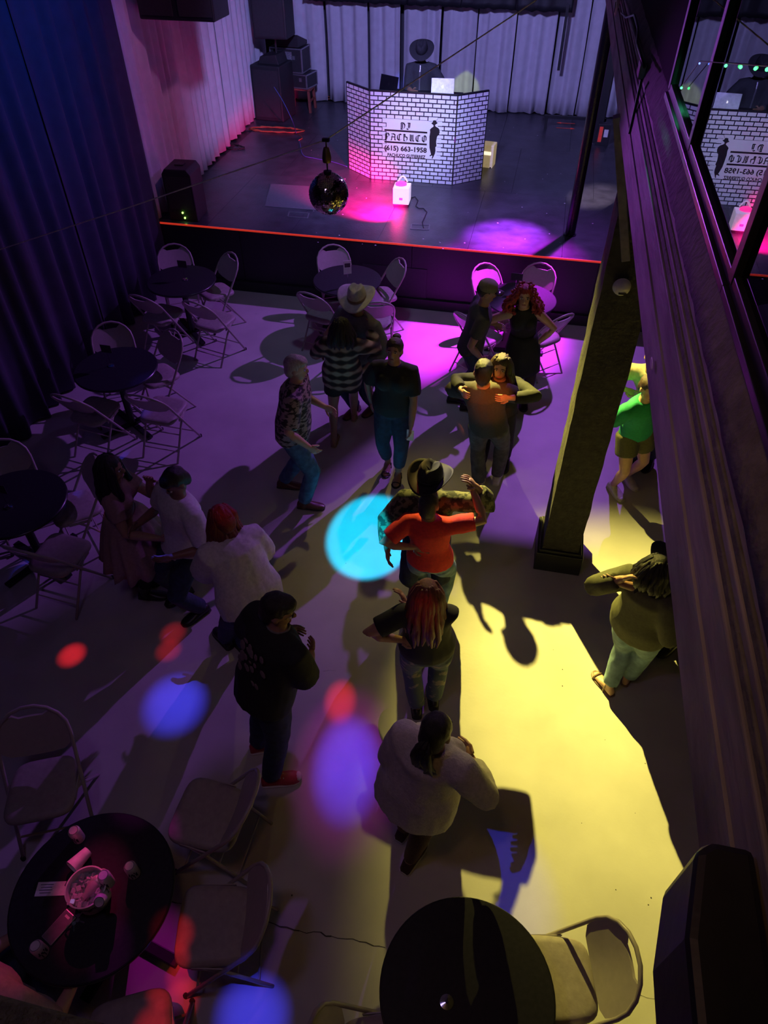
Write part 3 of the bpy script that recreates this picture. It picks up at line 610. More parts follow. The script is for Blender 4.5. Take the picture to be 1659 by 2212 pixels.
# DJ table behind the facade with laptops
dt = thing('dj_table', 'black folding table hidden behind the DJ booth front', 'table', (-1.99, 12.0, HS))
MB().box((0, 0, 1.05), (1.25, .56, .04)).build('tabletop', m_top, dt, bevel=.005)
for sx in (-1, 1):
    for sy in (-1, 1): MB().tube([(sx*.55, sy*.22, 0), (sx*.55, sy*.22, 1.03)], .016).build('leg', m_iron, dt)
def laptop(px, rz, open_deg, col, lab, logo, w=.34, d=.23, z=HS+1.071, y=11.93):
    p = PY(px, 208, y); t = thing('laptop', lab, 'laptop', (p.x, y, z), rz)
    m_ = mat('laptop_%s' % lab.split()[0], col, .35, metal=.6)
    MB().box((0, d/2, .008), (w, d, .016)).build('keyboard_base', m_, t, bevel=.004)
    MB().box((0, d*.42, .0165), (w*.86, d*.5, .002)).build('keys', m_black, t)
    M_ = Matrix.Translation((0, .004, .016)) @ Matrix.Rotation(R(90-open_deg), 4, 'X')
    s_ = MB().box((0, -.003, d/2), (w, .006, d), M=M_).build('screen_lid', m_, t, bevel=.002)
    AP = [(0, .34), (.12, .40), (.26, .36), (.34, .24), (.22, .12), (.2, -.04), (.36, -.18), (.26, -.36), (.12, -.46), (0, -.42), (-.12, -.46), (-.28, -.34), (-.38, -.08), (-.34, .2), (-.2, .38), (-.08, .39)]
    k = .036; mlog = mat('logo_lit', (1, .97, .85), .4, emit=(1, .95, .75), estr=2.2) if logo else m_pblack
    MB().prism([(x*k, z*k) for x, z in AP], .0008, M_ @ Matrix.Translation((0, -.0068, d*.52))).build('lid_emblem', mlog, s_)
    MB().prism([(0, .44*k), (.06*k, .6*k), (.18*k, .66*k), (.12*k, .5*k)], .0008, M_ @ Matrix.Translation((0, -.0068, d*.52))).build('lid_emblem', mlog, s_)
laptop(837, R(-28), 105, (.02, .02, .03), 'dark laptop open at the left of the DJ', False)
laptop(955, R(6), 105, (.62, .62, .64), 'silver laptop with a glowing emblem right of the DJ', True)
# effect light boxes
bx_ = thing('light_box', 'white effect light box glowing on the stage floor', 'stage light', PZ(866, 447, HS), R(3))
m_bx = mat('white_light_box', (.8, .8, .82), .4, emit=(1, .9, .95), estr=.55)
MB().box((0, .10, .155), (.235, .24, .23)).build('housing', m_bx, bx_, bevel=.008)
MB().box((0, .10, .02), (.22, .22, .036)).build('base', m_black, bx_)
MB().box((.0, -.022, .12), (.05, .004, .03)).build('badge', mat('badge_grey', (.3, .3, .36), .4), bx_)
m_pk = mat('pink_glow', (1, .1, .3), .4, emit=(1, .02, .25), estr=3)
MB().lathe([(.085, 0), (.075, .025), (.04, .04), (.004, .045)], 20, Matrix.Translation((-.02, .13, .27))).build('lens_dome', m_pk, bx_, smooth=40)
MB().tube([(-.07+.14*k/8, .16, .30+.075*math.sin(math.pi*k/8)) for k in range(9)], .012, 8).build('handle', m_bx, bx_, smooth=True)
cb_ = [PZ(x, y, HS+.008) for x, y in ((886, 428), (897, 425), (903, 433), (898, 445), (905, 450), (915, 450), (922, 458), (917, 470), (912, 480), (915, 492))]
tag(MB().tube(cb_, .006, 6).build('light_cable', m_foot, smooth=True), 'thin black cable trailing from the white light box', 'cable')
b2 = thing('light_box', 'cream light box standing behind the right side of the DJ booth', 'stage light', PZ(1050, 362, HS), R(-8))
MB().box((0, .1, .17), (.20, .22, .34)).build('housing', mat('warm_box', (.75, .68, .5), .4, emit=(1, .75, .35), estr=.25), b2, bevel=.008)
MB().box((0, -.013, .22), (.12, .004, .05)).build('lens', mat('warm_lens', (1, .9, .7), .3, emit=(1, .85, .6), estr=1.2), b2)
MB().lathe([(.015, 0), (.015, .02)], 8, Matrix.Translation((.07, 0, -.002))).build('foot', m_foot, b2)
# poles
p = PZ(1231, 507, HS); tag(MB().lathe([(.085, 0), (.085, .01), (.066, .014), (.066, 5.1)], 24, Matrix.Translation(p)).build('stage_pole', mat('black_gloss_pole', (.012, .012, .016), .22), smooth=40), 'black steel pole standing near the stage edge', 'pole')
p = PZ(1286, 305, HS); tag(MB().box((p.x, p.y, 2.9), (.16, .12, 4.0)).build('stage_post', m_black, bevel=.005), 'dark square post at the right rear of the stage', 'post')
p = PZ(1292, 300, HS); sgn = thing('red_sign', 'small red and white sign box beside the rear post', 'sign', p+V((.05, -.32, 0)))
MB().box((0, 0, .17), (.22, .12, .34)).build('box', m_black, sgn, bevel=.005); MB().box((-.05, -.062, .18), (.06, .004, .24)).build('red_face', m_red, sgn); MB().box((.04, -.062, .2), (.07, .004, .12)).build('white_face', m_card, sgn)
hz0 = PY(1218, 155, 15.1); tag(MB().box((hz0.x-.1, 15.18, (hz0.z+2.7)/2), (.05, .03, 2.7-hz0.z)).build('hanging_strip', m_black), 'black strap hanging in front of the back curtain', 'strap')
rl = thing('low_rail', 'low black rail by the rear stage post', 'rail', (p.x-.45, p.y+.35, HS)); MB().box((0, 0, .22), (1.1, .05, .05)).build('bar', m_black, rl)
for sx in (-.5, .5): MB().box((sx, 0, .10), (.05, .05, .2)).build('leg', m_black, rl)
# loudspeakers
m_cab = mat('speaker_black', (.022, .022, .026), .55, bump=.3, bscale=150); m_gr = _M['speaker_grille']; m_led = mat('green_led', (.3, 1, .1), .4, emit=(.35, 1, .1), estr=6)
def box_from_px(x0, x1, yb, yt, zb=HS):
    a, c = PZ(x0, yb, zb), PZ(x1, yb, zb); y = (a.y+c.y)/2; return (a.x+c.x)/2, y, abs(c.x-a.x), PY((x0+x1)/2, yt, y).z-zb
x, y, w, h = box_from_px(360, 424, 482, 372)
s1 = thing('loudspeaker', 'black loudspeaker with green lamps on the left stage corner', 'speaker', (x, y+.28, HS), R(4))
MB().prism([(-w/2, 0), (w/2, 0), (w/2, h*.9), (w*.38, h), (-w*.38, h), (-w/2, h*.9)], .42, Matrix.Translation((0, -.21, 0))).build('cabinet', m_cab, s1, bevel=.012)
MB().box((0, -.214, h*.55), (w*.84, .008, h*.62)).build('grille', m_gr, s1)
MB().box((0, 0, h+.002), (w*.3, .1, .02)).build('top_handle', m_black, s1)
for z in (.10, .03): MB().ball((.0+.02*(z < .05), -.218, z+.02), .013, 8, 6).build('indicator', m_led, s1)
x, y, w, h = box_from_px(552, 620, 262, 143)
s2 = thing('subwoofer', 'tall dark loudspeaker cabinet at the left rear of the stage', 'speaker', (x, y+.3, HS), R(-6))
MB().box((0, 0, h/2), (w, .6, h)).build('cabinet', m_cab, s2, bevel=.02); MB().box((0, -.304, h*.5), (w*.86, .008, h*.86)).build('grille', m_gr, s2)
MB().prism([(-w*.3, 0), (w*.42, 0), (w*.34, .16), (-w*.2, .12)], .4, Matrix.Translation((0, -.2, h))).build('top_lid', m_cab, s2, bevel=.01)
ysb = y+.3; xsb = x; hsb = h+.12; yq = ysb-.25; a, c = PY(548, 84, yq), PY(620, 84, yq)
s3 = thing('pole_speaker', 'dark loudspeaker on a pole above the left rear cabinet', 'speaker', ((a.x+c.x)/2, ysb, HS))
z0 = a.z-HS; w = c.x-a.x
MB().box((0, 0, z0+.45), (w, .5, .9)).build('cabinet', m_cab, s3, bevel=.025); MB().box((0, -.254, z0+.45), (w*.86, .008, .8)).build('grille', m_gr, s3)
MB().tube([(0, 0, hsb-.1), (0, 0, z0+.02)], .02).build('pole', m_iron, s3); MB().lathe([(.06, hsb-.01), (.06, hsb+.01), (.022, hsb+.03)], 16).build('pole_flange', m_iron, s3)
# road cases on a stool
bs = PZ(650, 240, HS)
m_case = mat('case_black', (.03, .03, .035), .5); m_trim = mat('case_aluminium', (.45, .45, .5), .35, .8)
st = thing('wooden_stool', 'red-brown wooden stool carrying the road cases', 'stool', (bs.x, bs.y+.1, HS)); m_wd = mat('red_wood', (.28, .07, .05), .5, var=.3, scale=8, stretch=(6, 6, 1))
hz = PY(650, 188, bs.y).z-HS
MB().box((0, 0, hz-.02), (.5, .42, .04)).build('seat', m_wd, st, bevel=.005)
for sx in (-1, 1):
    for sy in (-1, 1): MB().bar((sx*.22, sy*.18, 0), (sx*.2, sy*.16, hz-.04), .045, .045).build('leg', m_wd, st)
    MB().bar((sx*.21, -.17, hz*.45), (sx*.21, .17, hz*.45), .03, .03).build('stretcher', m_wd, st)
def road_case(name, loc, d, lab, rz, extra=None):
    t = thing(name, lab, 'road case', loc, rz, 'stacked road cases'); X, Y_, Z_ = d
    MB().box((0, 0, Z_/2), d).build('shell', m_case, t)
    tr_ = MB()
    for sx in (-1, 1):
        for sy in (-1, 1): tr_.bar((sx*X/2, sy*Y_/2, 0), (sx*X/2, sy*Y_/2, Z_), .022, .022)
        for z in (.01, Z_-.01): tr_.bar((sx*X/2, -Y_/2, z), (sx*X/2, Y_/2, z), .02, .02); tr_.bar((-X/2, sx*Y_/2, z), (X/2, sx*Y_/2, z), .02, .02)
    tr_.build('edge_trim', m_trim, t)
    for sx in (-.25, .25): MB().box((sx*X, -Y_/2-.006, Z_*.62), (.05, .012, .06)).build('latch', m_trim, t)
    return t
road_case('road_case', (bs.x, bs.y+.1, HS+hz), (.5, .42, .24), 'lower black road case on the red-brown stool', R(-12))
t2 = road_case('road_case', (bs.x-.16, bs.y+.1, HS+hz+.252), (.62, .42, .40), 'upper black road case carrying a mixer', R(-5))
MB().box((-.05, -.215, .26), (.34, .008, .16)).build('patch_panel', mat('patch_grey', (.2, .2, .23), .5, var=.6, scale=60), t2)
mx_ = thing('mixer', 'small sloped mixer with an orange lamp on top of the road cases', 'mixer', (bs.x-.12, bs.y+.1, HS+hz+.664), R(-8))
MB().prism([(-.2, 0), (.2, 0), (.2, .06), (-.2, .20)], .46, Matrix.Rotation(R(90), 4, 'Z') @ Matrix.Translation((0, -.23, 0))).build('body', m_case, mx_, bevel=.006)
for k in range(5): MB().lathe([(.012, 0), (.010, .02)], 8, Matrix.Translation((-.16+.07*k, .02, .135))).build('knob', m_trim, mx_)
MB().ball((.12, -.10, .118), .018, 8, 6).build('lamp', mat('orange_lamp', (1, .5, .1), .4, emit=(1, .4, .05), estr=5), mx_)
MB().box((.16, -.12, .105), (.07, .09, .02)).build('meter', m_trim, mx_)
# cables
def smooth_pts(P, n=6):
    P = [V(p) for p in P]; Q = [P[0]]+P+[P[-1]]; o = []
    for i in range(1, len(Q)-2):
        a, b_, c, d = Q[i-1:i+3]
        for j in range(n): t_ = j/n; o.append(.5*((2*b_)+(c-a)*t_+(2*a-5*b_+4*c-d)*t_*t_+(3*b_-a-3*c+d)*t_**3))
    return o+[P[-1]]
def coil(c, rx, ry, turns, m, name, lab, r=.006, seed=1, tail=None):
    rnd = random.Random(seed); P = []
    for k in range(turns*18):
        a = k/18*6.283; f = 1+.18*math.sin(k*.7+seed); P.append(V((c.x+rx*f*math.cos(a)+.05*rnd.uniform(-1, 1), c.y+ry*f*math.sin(a)+.03*rnd.uniform(-1, 1), c.z+.008+.005*(k % 4))))
    if tail: P += tail
    return tag(MB().tube(P, r, 5).build(name, m, smooth=True), lab, 'cable')
m_or = mat('orange_cable', (.42, .13, .05), .5); m_bl = mat('blue_cable', (.07, .11, .38), .5)
coil(PZ(598, 282, HS), .42, .16, 5, m_or, 'extension_cord', 'orange extension cord coiled on the left of the stage', tail=[PZ(x, y, HS+.01) for x, y in ((635, 287), (650, 293), (653, 299), (645, 303))])
tag(MB().tube(smooth_pts([PY(592, 188, 13.0), PY(612, 220, 12.9), PY(632, 262, 12.8), PZ(640, 288, HS+.01), PZ(648, 310, HS+.01), PZ(655, 335, HS+.01), PZ(680, 342, HS+.01), PZ(720, 350, HS+.01), PZ(750, 360, HS+.01)]), .006, 6).build('blue_cable', m_bl, smooth=True), 'blue cable running from the speakers to the DJ booth', 'cable')
coil(PZ(692, 212, HS), .35, .12, 3, m_or, 'floor_cable', 'tangled cable at the foot of the back curtain left of the DJ', .005, 3)
coil(PZ(1080, 237, HS), .4, .08, 3, m_foot, 'floor_cable', 'black tangled cable at the foot of the back curtain right of the DJ', .007, 5)
coil(PZ(500, 318, HS), .2, .12, 3, m_foot, 'floor_cable', 'black cable heap beside the left white curtain', .008, 9)
adp = thing('cable_adapter', 'small white adapter lying by the cable at the back curtain', 'adapter', PZ(678, 213, HS)); MB().box((0, 0, .03), (.12, .06, .05)).build('block', m_card, adp, bevel=.008); MB().tube([(.06, 0, .03), (.12, 0, .02)], .006).build('plug', m_card, adp)
# ---------------------------------------------------------------- mirror ball on its wire
BC = CP+ray(710, 418).normalized()*5.8; BR = .148
ballt = thing('mirror_ball', 'mirror ball hanging over the dance floor', 'mirror ball', BC)
MB().ball((0, 0, 0), BR*.985, 32, 20).build('core', m_black, ballt, smooth=True)
tiles = MB(); rows = 34
for i in range(rows):
    t0, t1 = -math.pi/2+math.pi*(i+.06)/rows, -math.pi/2+math.pi*(i+.94)/rows; nn = max(3, int(math.cos((t0+t1)/2)*rows*2))
    for j in range(nn):
        a0, a1 = 2*math.pi*(j+.06)/nn, 2*math.pi*(j+.94)/nn; rj = [BR*(1+random.uniform(-.004, .004)) for _ in range(4)]
        P = [V((math.cos(t)*math.cos(a), math.cos(t)*math.sin(a), math.sin(t)))*r_ for (t, a), r_ in zip(((t0, a0), (t0, a1), (t1, a1), (t1, a0)), rj)]
        tiles.add(P, [(0, 1, 2, 3)])
tiles.build('mirror_tiles', mat('mirror', (.75, .66, .5), .08, 1, var=.05), ballt, kind='stuff')
MB().lathe([(.03, BR-.004), (.03, BR+.012), (.006, BR+.014), (.006, BR+.07)], 16).build('cap', m_iron, ballt, smooth=40)
mot = thing('ball_motor', 'brass bell-shaped motor above the mirror ball', 'motor', BC+V((0, 0, BR+.07)))
MB().lathe([(.002, 0), (.03, .002), (.034, .03), (.028, .075), (.02, .10), (.006, .105), (.005, .15)], 20).build('housing', mat('brass', (.35, .24, .12), .35, .8), mot, smooth=40)
kn = BC+V((0, 0, BR+.22))
MB().box((0, 0, .15), (.05, .03, .02)).build('clamp', m_iron, mot)
wl = PX(-40, 552, XL+.1); wr2 = PY(1190, -21, 6.5); wr2 = kn+(wr2-kn)*((5.99-kn.z)/(wr2.z-kn.z))
tag(MB().tube([wl, wl.lerp(kn, .5)+V((0, 0, -.01)), kn, kn.lerp(wr2, .5), wr2], .0048, 6).build('hanging_wire', mat('rope', (.85, .8, .7), .7)), 'thin rope stretched across the hall carrying the mirror ball', 'rope')
# lamp housings for the hall's lights (on the truss above the picture)
tr_ = thing('light_truss', 'steel pipe above the dance floor carrying the lamps', 'truss'); MB().tube([(-4.6, 8.6, 5.75), (3, 8.6, 5.75)], .03, 10).build('pipe', m_iron, tr_)
for L_, aim in ((YL, (1.2, 2.4, 0)), (PL, (-1, 7.2, 0)), (SW, (-2.1, 12.6, 1.6)), (FX, (-1.5, 3, 0))):
    d = (V(aim)-V(L_)).normalized(); pl = thing('par_can', 'black par lamp hung above the picture aimed at %s' % {YL: 'the amber floor', PL: 'the violet floor', SW: 'the stage', FX: 'the dancers'}[L_], 'stage light', V(L_)-d*.06)
    q = (-d).to_track_quat('Z', 'Y').to_matrix().to_4x4()
    MB().lathe([(.085, .05), (.095, .05), (.095, .3), (.05, .36), (.004, .37), (.004, .34), (.08, .28)], 20, q).build('can', m_iron, pl, smooth=40)
    MB().tube([(0, 0, .2), (0, 0, 5.98-L_[2])], .012).build('yoke', m_iron, pl)
    if L_ is YL:            # unseen flap added to keep the amber light off the upper wall
        fh = V((d.x, d.y, 0)).normalized(); o0 = V(L_)-pl.location; z0 = -.16*math.tan(R(27))
        MB().bar(o0+fh*.16+V((0, 0, z0)), o0+fh*.16+V((0, 0, z0+.32)), .6, .004, up=tuple(fh)).build('amber_blocker', m_iron, pl)
# ================================================================ PEOPLE
def fuse(mb, voxel, it, name, wrinkle=0, seed=0, wscale=9):
    me = mb.mesh('tmp'); o = bpy.data.objects.new('tmp', me); COL.objects.link(o)
    r = o.modifiers.new('r', 'REMESH'); r.mode = 'VOXEL'; r.voxel_size = voxel
    if it: s = o.modifiers.new('s', 'SMOOTH'); s.factor = .5; s.iterations = it
    dg = bpy.context.evaluated_depsgraph_get(); out = bpy.data.meshes.new_from_object(o.evaluated_get(dg)); out.name = name
    bpy.data.objects.remove(o); bpy.data.meshes.remove(me); out.materials.clear()
    if wrinkle:
        k = len(out.vertices); co = np.empty(k*3, 'f'); out.vertices.foreach_get('co', co); co = co.reshape(-1, 3); nr = np.empty(k*3, 'f'); out.vertices.foreach_get('normal', nr); nr = nr.reshape(-1, 3)
        d = np.array([noise.noise(V((c[0]*wscale+seed*3.1, c[1]*wscale, c[2]*wscale*.45+c[0]*4)))+.5*noise.noise(V((c[0]*wscale*2.3, c[1]*wscale*2.3+seed, c[2]*wscale*1.4-c[1]*7))) for c in co])
        co += nr*(d*wrinkle)[:, None]; out.vertices.foreach_set('co', co.ravel()); out.update()
    out.shade_smooth(); return out
SKIN = {}
def skin(c):
    k = 'skin_%d' % int(c[0]*1000); return mat(k, c, .48, var=.05, scale=40, bump=.03, bscale=200)
m_eye = mat('eye_white', (.7, .68, .65), .25); m_iris = mat('eye_dark', (.03, .02, .015), .2); m_lip = mat('lips', (.36, .12, .11), .4)
def hairmat(name, c): return mat('hair_'+name, c, .42, var=.35, scale=24, bump=.5, bscale=90, stretch=(4, 4, .5))
H_BLK, H_BRN, H_RED, H_AUB, H_GRY = [hairmat(*q) for q in (('black', (.018, .014, .013)), ('brown', (.05, .028, .018)), ('red', (.33, .035, .025)), ('auburn', (.16, .04, .022)), ('grey', (.42, .38, .34)))]
def ik(a, t, l1, l2, pole):
    d = t-a; L = d.length; m = (l1+l2)*.995
    if L > m: k = min(L/m, 1.12); l1 *= k; l2 *= k; 
    if L > (l1+l2)*.995: t = a+d.normalized()*(l1+l2)*.995; d = t-a; L = d.length
    u = d.normalized(); p = (pole-u*pole.dot(u)); p = p.normalized() if p.length > 1e-5 else V((0, 0, 1)).cross(u).normalized()
    c = max(-1, min(1, (l1*l1+L*L-l2*l2)/(2*l1*L))); return a+u*l1*c+p*l1*math.sqrt(1-c*c), t
def mv(mb, off): mb.v = [tuple(V(p)-off) for p in mb.v]; return mb
def along(a, b, t): return a+(b-a)*t
def hand(mb, w, d, nrm, s, fist=0):            # fingers + thumb as tapered chains rooted in the palm
    sd = d.cross(nrm).normalized(); pc = w+d*.045*s
    for k in range(4):
        o = sd*(.030-.02*k)*s; L = (.072, .082, .076, .06)[k]*s; b = w+d*.075*s+o
        c1, c2 = (.25, .7) if not fist else (.9, 2.2); p1 = b+(d*math.cos(c1)+nrm*math.sin(c1))*L*.45; p2 = p1+(d*math.cos(c2)+nrm*math.sin(c2))*L*.55
        mb.tube([b-d*.02*s, b, p1, p2], [.0095*s, .0095*s, .0085*s, .006*s], 6)
    b = w+d*.02*s+sd*.033*s; p1 = b+(sd*.7+d*.7+nrm*.25).normalized()*.035*s; mb.tube([b-d*.01*s, b, p1, p1+(d*.9+sd*.15+nrm*.5).normalized()*.03*s], [.012*s, .012*s, .010*s, .007*s], 6)
def foot_loft(mb, ank, d, s, grow=0, z0=0.0, zk=1.0, top=None):
    r = V((d.y, -d.x, 0)); A = ank-d*.065*s; A = V((A.x, A.y, 0)); L = .262*s+grow*2; N = 12; vs_ = []
    prof = [(0, .020, .05), (.04, .030, .075), (.22, .036, .092), (.42, .040, .078), (.62, .047, .056), (.8, .047, .042), (.93, .036, .034), (1, .016, .026)]
    for t, w, h in prof:
        for j in range(N):
            a = 2*math.pi*j/N; c, q = math.cos(a), math.sin(a)
            x = c*(w*s+grow); z = z0+(h*s*zk+grow)*(.5+.5*q) if top is None else z0+top*(.5+.5*q)
            p = A+d*(t*L-grow)+r*x; vs_.append((p.x, p.y, z))
    k = len(prof); mb.add(vs_, [(i*N+j, i*N+(j+1) % N, (i+1)*N+(j+1) % N, (i+1)*N+j) for i in range(k-1) for j in range(N)]+[tuple(reversed(range(N))), tuple(range((k-1)*N, k*N))]); return mb
def cowboy_hat(parent, m, c, up, f, s, off, brim=.155, crown=.115, name='cowboy_hat', band=None, roll=.055, rim_len=1.18):
    r = f.cross(up).normalized(); M = Matrix(((r.x, f.x, up.x, c.x-off.x), (r.y, f.y, up.y, c.y-off.y), (r.z, f.z, up.z, c.z-off.z), (0, 0, 0, 1)))
    N = 36; vs_ = []; rings = [(.078, .0), (.082, .01), (.080, .05), (.072, .09), (.058, crown-.002), (.035, crown), (.004, crown-.02)]
    for rr_, z in rings:
        for j in range(N):
            a = 2*math.pi*j/N; x, y = math.cos(a)*rr_*.98, math.sin(a)*rr_*1.2; zz = z
            if z > .085: zz -= .028*math.exp(-(x/.022)**2)*(1 if rr_ > .01 else 1)-.006*y/.08
            vs_.append((x*s, y*s, zz*s))
    K = len(rings); hb_ = MB().add(vs_, [(i*N+j, i*N+(j+1) % N, (i+1)*N+(j+1) % N, (i+1)*N+j) for i in range(K-1) for j in range(N)]+[tuple(range((K-1)*N, K*N))], M)
    vs_ = []
    for i in range(6):
        t = i/5
        for j in range(N):
            a = 2*math.pi*j/N; ca, sa = math.cos(a), math.sin(a); x = ca*(.080+(brim-.080)*t); y = sa*(.096+(brim*rim_len-.096)*t)
            z = .004+roll*(abs(ca)**2.2)*t*t-.022*(abs(sa)**3)*t; vs_.append((x*s, y*s, z*s))
    h = hb_.build(name, m, parent, smooth=60, solid=.004)
    MB().add(vs_, [(i*N+j, i*N+(j+1) % N, (i+1)*N+(j+1) % N, (i+1)*N+j) for i in range(5) for j in range(N)], M).build('brim', m, h, smooth=True, solid=.005)
    MB().lathe([(.0815*s, .004), (.0835*s, .006), (.0835*s, .028*s), (.0815*s, .03*s)], 36, M, .985, 1.2).build('hat_band', band or m_black, h, smooth=40)
    return h
PN = [0]
def person(label, feet, face, head, h=1.64, sex='f', w=1.0, sk=(.42, .22, .14), top=None, bottom=None, shoes=None, hair=None, hat=None, L=None, Rh=None, hyaw=0, hpitch=12, twist=0, poleL=None, poleR=None, toe=(0, 0), pelvis=None, cuff=None, footz=0, seated=None, bend=0):
    PN[0] += 1; sd = PN[0]; s = h/1.7; fm = (feet[0]+feet[1])/2; root_loc = V((fm.x, fm.y, footz)); off = root_loc
    t = thing('person', label, 'person', root_loc)
    a = R(face); Fh = V((math.sin(a), math.cos(a), 0)); Rhz = V((Fh.y, -Fh.x, 0))
    ft = sorted(feet, key=lambda q: q.dot(Rhz)); fL, fR = ft
    if len(set((round(q.dot(Rhz), 3) for q in feet))) == 1: fL, fR = feet
    Hc = head
    pxy = pelvis if pelvis is not None else along(fm, Hc, .40)
    T = .315*h; Nz = Hc.z-.135*s; lean = V((Hc.x-pxy.x, Hc.y-pxy.y, 0))*.88
    if lean.length > T*.85: lean = lean.normalized()*T*.85
    pz = Nz-math.sqrt(T*T-lean.length**2); Pc = V((pxy.x, pxy.y, pz if seated is None else seated)); N_ = V((pxy.x+lean.x, pxy.y+lean.y, Nz))
    up = (N_-Pc).normalized(); at = R(face+twist); Fs = V((math.sin(at), math.cos(at), 0)); Rv = Fs.cross(up).normalized(); Fv = up.cross(Rv)
    Tl = (N_-Pc).length
    fem = sex == 'f'
    # joints
    hipw = (.088 if fem else .085)*s; shw = (.152 if fem else .180)*s*(.5+.5*w)
    hipL, hipR = Pc-Rhz*hipw-V((0, 0, .03*s)), Pc+Rhz*hipw-V((0, 0, .03*s))
    shL, shR = N_-up*.078*s-Rv*shw, N_-up*.078*s+Rv*shw
    fd = [V((math.sin(a+R(q)), math.cos(a+R(q)), 0)) for q in toe]
    ankL, ankR = V((fL.x, fL.y, footz+fL.z+.085*s)), V((fR.x, fR.y, footz+fR.z+.085*s))
    l1, l2 = .245*h, .235*h
    knL, ankL = ik(hipL, ankL, l1, l2, Fh+(-Rhz)*.25); knR, ankR = ik(hipR, ankR, l1, l2, Fh+Rhz*.25)
    def arm(sh, tgt, sg, pole):
        if tgt is None: tgt = sh-V((0, 0, .49*s))+Fv*.07*s+Rv*sg*.07*s
        elif isinstance(tgt, tuple): tgt = sh+Fv*tgt[0]+Rv*tgt[1]*sg+V((0, 0, tgt[2]))
        pole = V(pole) if pole is not None else (-Fv*.6+Rv*sg*.5-V((0, 0, .6)))
        e, wq = ik(sh, tgt, .172*h, .150*h, pole); return e, wq
    elL, wrL = arm(shL, L, -1, poleL); elR, wrR = arm(shR, Rh, 1, poleR)
    # head frame
    ha = R(face+twist+hyaw); hp = R(hpitch); hf0 = V((math.sin(ha), math.cos(ha), 0)); hf = hf0*math.cos(hp)-V((0, 0, math.sin(hp))); hu = hf0*math.sin(hp)+V((0, 0, math.cos(hp))); hr = hf.cross(hu).normalized()
    k = s
    # ---- body
    B = MB()
    g = w
    rows = [(-.10, .115*g, .095*g), (0, (.172 if fem else .160)*g, .118*g), (.16, (.165 if fem else .155)*g, .112*g), (.38, (.128 if fem else .145)*g, .098*g), (.62, (.142 if fem else .162)*g, .105*g), (.80, (.150 if fem else .175)*g, .105*g), (.93, (.125 if fem else .15)*g, .08*g), (1.0, .062, .06), (1.12, .05, .052)]
    B.tube([Pc+up*Tl*q for q, _, _ in rows], [(x*k, y*k) for _, x, y in rows], 16, ref=Rv)
    B.limb([N_-up*.02*k, Hc-hu*.04*k], [.054*k, .05*k])
    if fem:
        for q in (-1, 1): c_ = Pc+up*Tl*.70+Rv*q*.072*k*g+Fv*.085*k*g; B.ell(c_, (Rv*.062*k*g, Fv*.055*k*g, up*.065*k*g))
    for sh, el, wq, sg in ((shL, elL, wrL, -1), (shR, elR, wrR, 1)):
        B.limb([N_-up*.05*k+Rv*sg*.06*k, sh, along(sh, el, .5), el, along(el, wq, .35), wq], [.05*k, .056*k*(.6+.4*g), .048*k*g, .040*k, .042*k, .027*k], 12)
        d = (wq-el).normalized(); nr = (-Rv*sg); nr = (nr-d*nr.dot(d)).normalized(); sdv = d.cross(nr)
        B.ell(wq+d*.045*k, (d*.052*k, sdv*.042*k, nr*.018*k))
    for hp_, kn, an, f_ in ((hipL, knL, ankL, fd[0]), (hipR, knR, ankR, fd[1])):
        B.limb([hp_, along(hp_, kn, .45), kn, along(kn, an, .3), along(kn, an, .7), an], [.088*k*g, .080*k*g, .056*k, .057*k, .043*k, .036*k], 12)
        foot_loft(B, an, f_, k*.94, z0=an.z-.083*k)
    B.ell(Hc+hu*.025*k-hf*.008*k, (hr*.076*k, hf*.094*k, hu*.092*k)); B.ell(Hc-hu*.045*k+hf*.022*k, (hr*.056*k, hf*.066*k, hu*.072*k))
    B.ell(Hc-hu*.018*k+hf*.096*k, (hr*.013*k, hf*.020*k, hu*.026*k), 8, 6); B.ell(Hc+hu*.022*k+hf*.078*k, (hr*.05*k, hf*.012*k, hu*.012*k), 8, 6)
    for q in (-1, 1): B.ell(Hc+hr*q*.077*k-hf*.004*k-hu*.008*k, (hr*.010*k, hf*.020*k, hu*.032*k), 8, 6)
    bod = fuse(mv(B, off), .0105, 2, 'body')
    X = MB(); nf = []
    def ext(fn, mi): i0 = len(X.f); fn(); nf.extend([mi]*(len(X.f)-i0))
    for el, wq, sg in ((elL, wrL, -1), (elR, wrR, 1)):
        d = (wq-el).normalized(); nr = (-Rv*sg); nr = (nr-d*nr.dot(d)).normalized()
        ext(lambda: hand(X, wq, d, nr*1.0, k), 0)
    for q in (-1, 1):
        ec = Hc+hr*q*.031*k+hf*.079*k+hu*.002*k
        ext(lambda: X.ell(ec, (hr*.014*k, hf*.010*k, hu*.007*k), 8, 6), 1); ext(lambda: X.ell(ec+hf*.006*k, (hr*.006*k, hf*.006*k, hu*.006*k), 8, 6), 2)
        ext(lambda: X.ell(ec+hf*.008*k+hu*.019*k, (hr*.019*k, hf*.005*k, hu*.0035*k), 8, 5), 2)
    ext(lambda: X.ell(Hc+hf*.083*k-hu*.066*k, (hr*.023*k, hf*.009*k, hu*.008*k), 10, 6), 3)
    xm = mv(X, off).mesh('x'); xm.polygons.foreach_set('material_index', nf); xm.shade_smooth()
    bm = bmesh.new(); bm.from_mesh(bod); bm.from_mesh(xm); bm.to_mesh(bod); bm.free(); bpy.data.meshes.remove(xm)
    obj('body', bod, [skin(sk), m_eye, m_iris, m_lip], t)
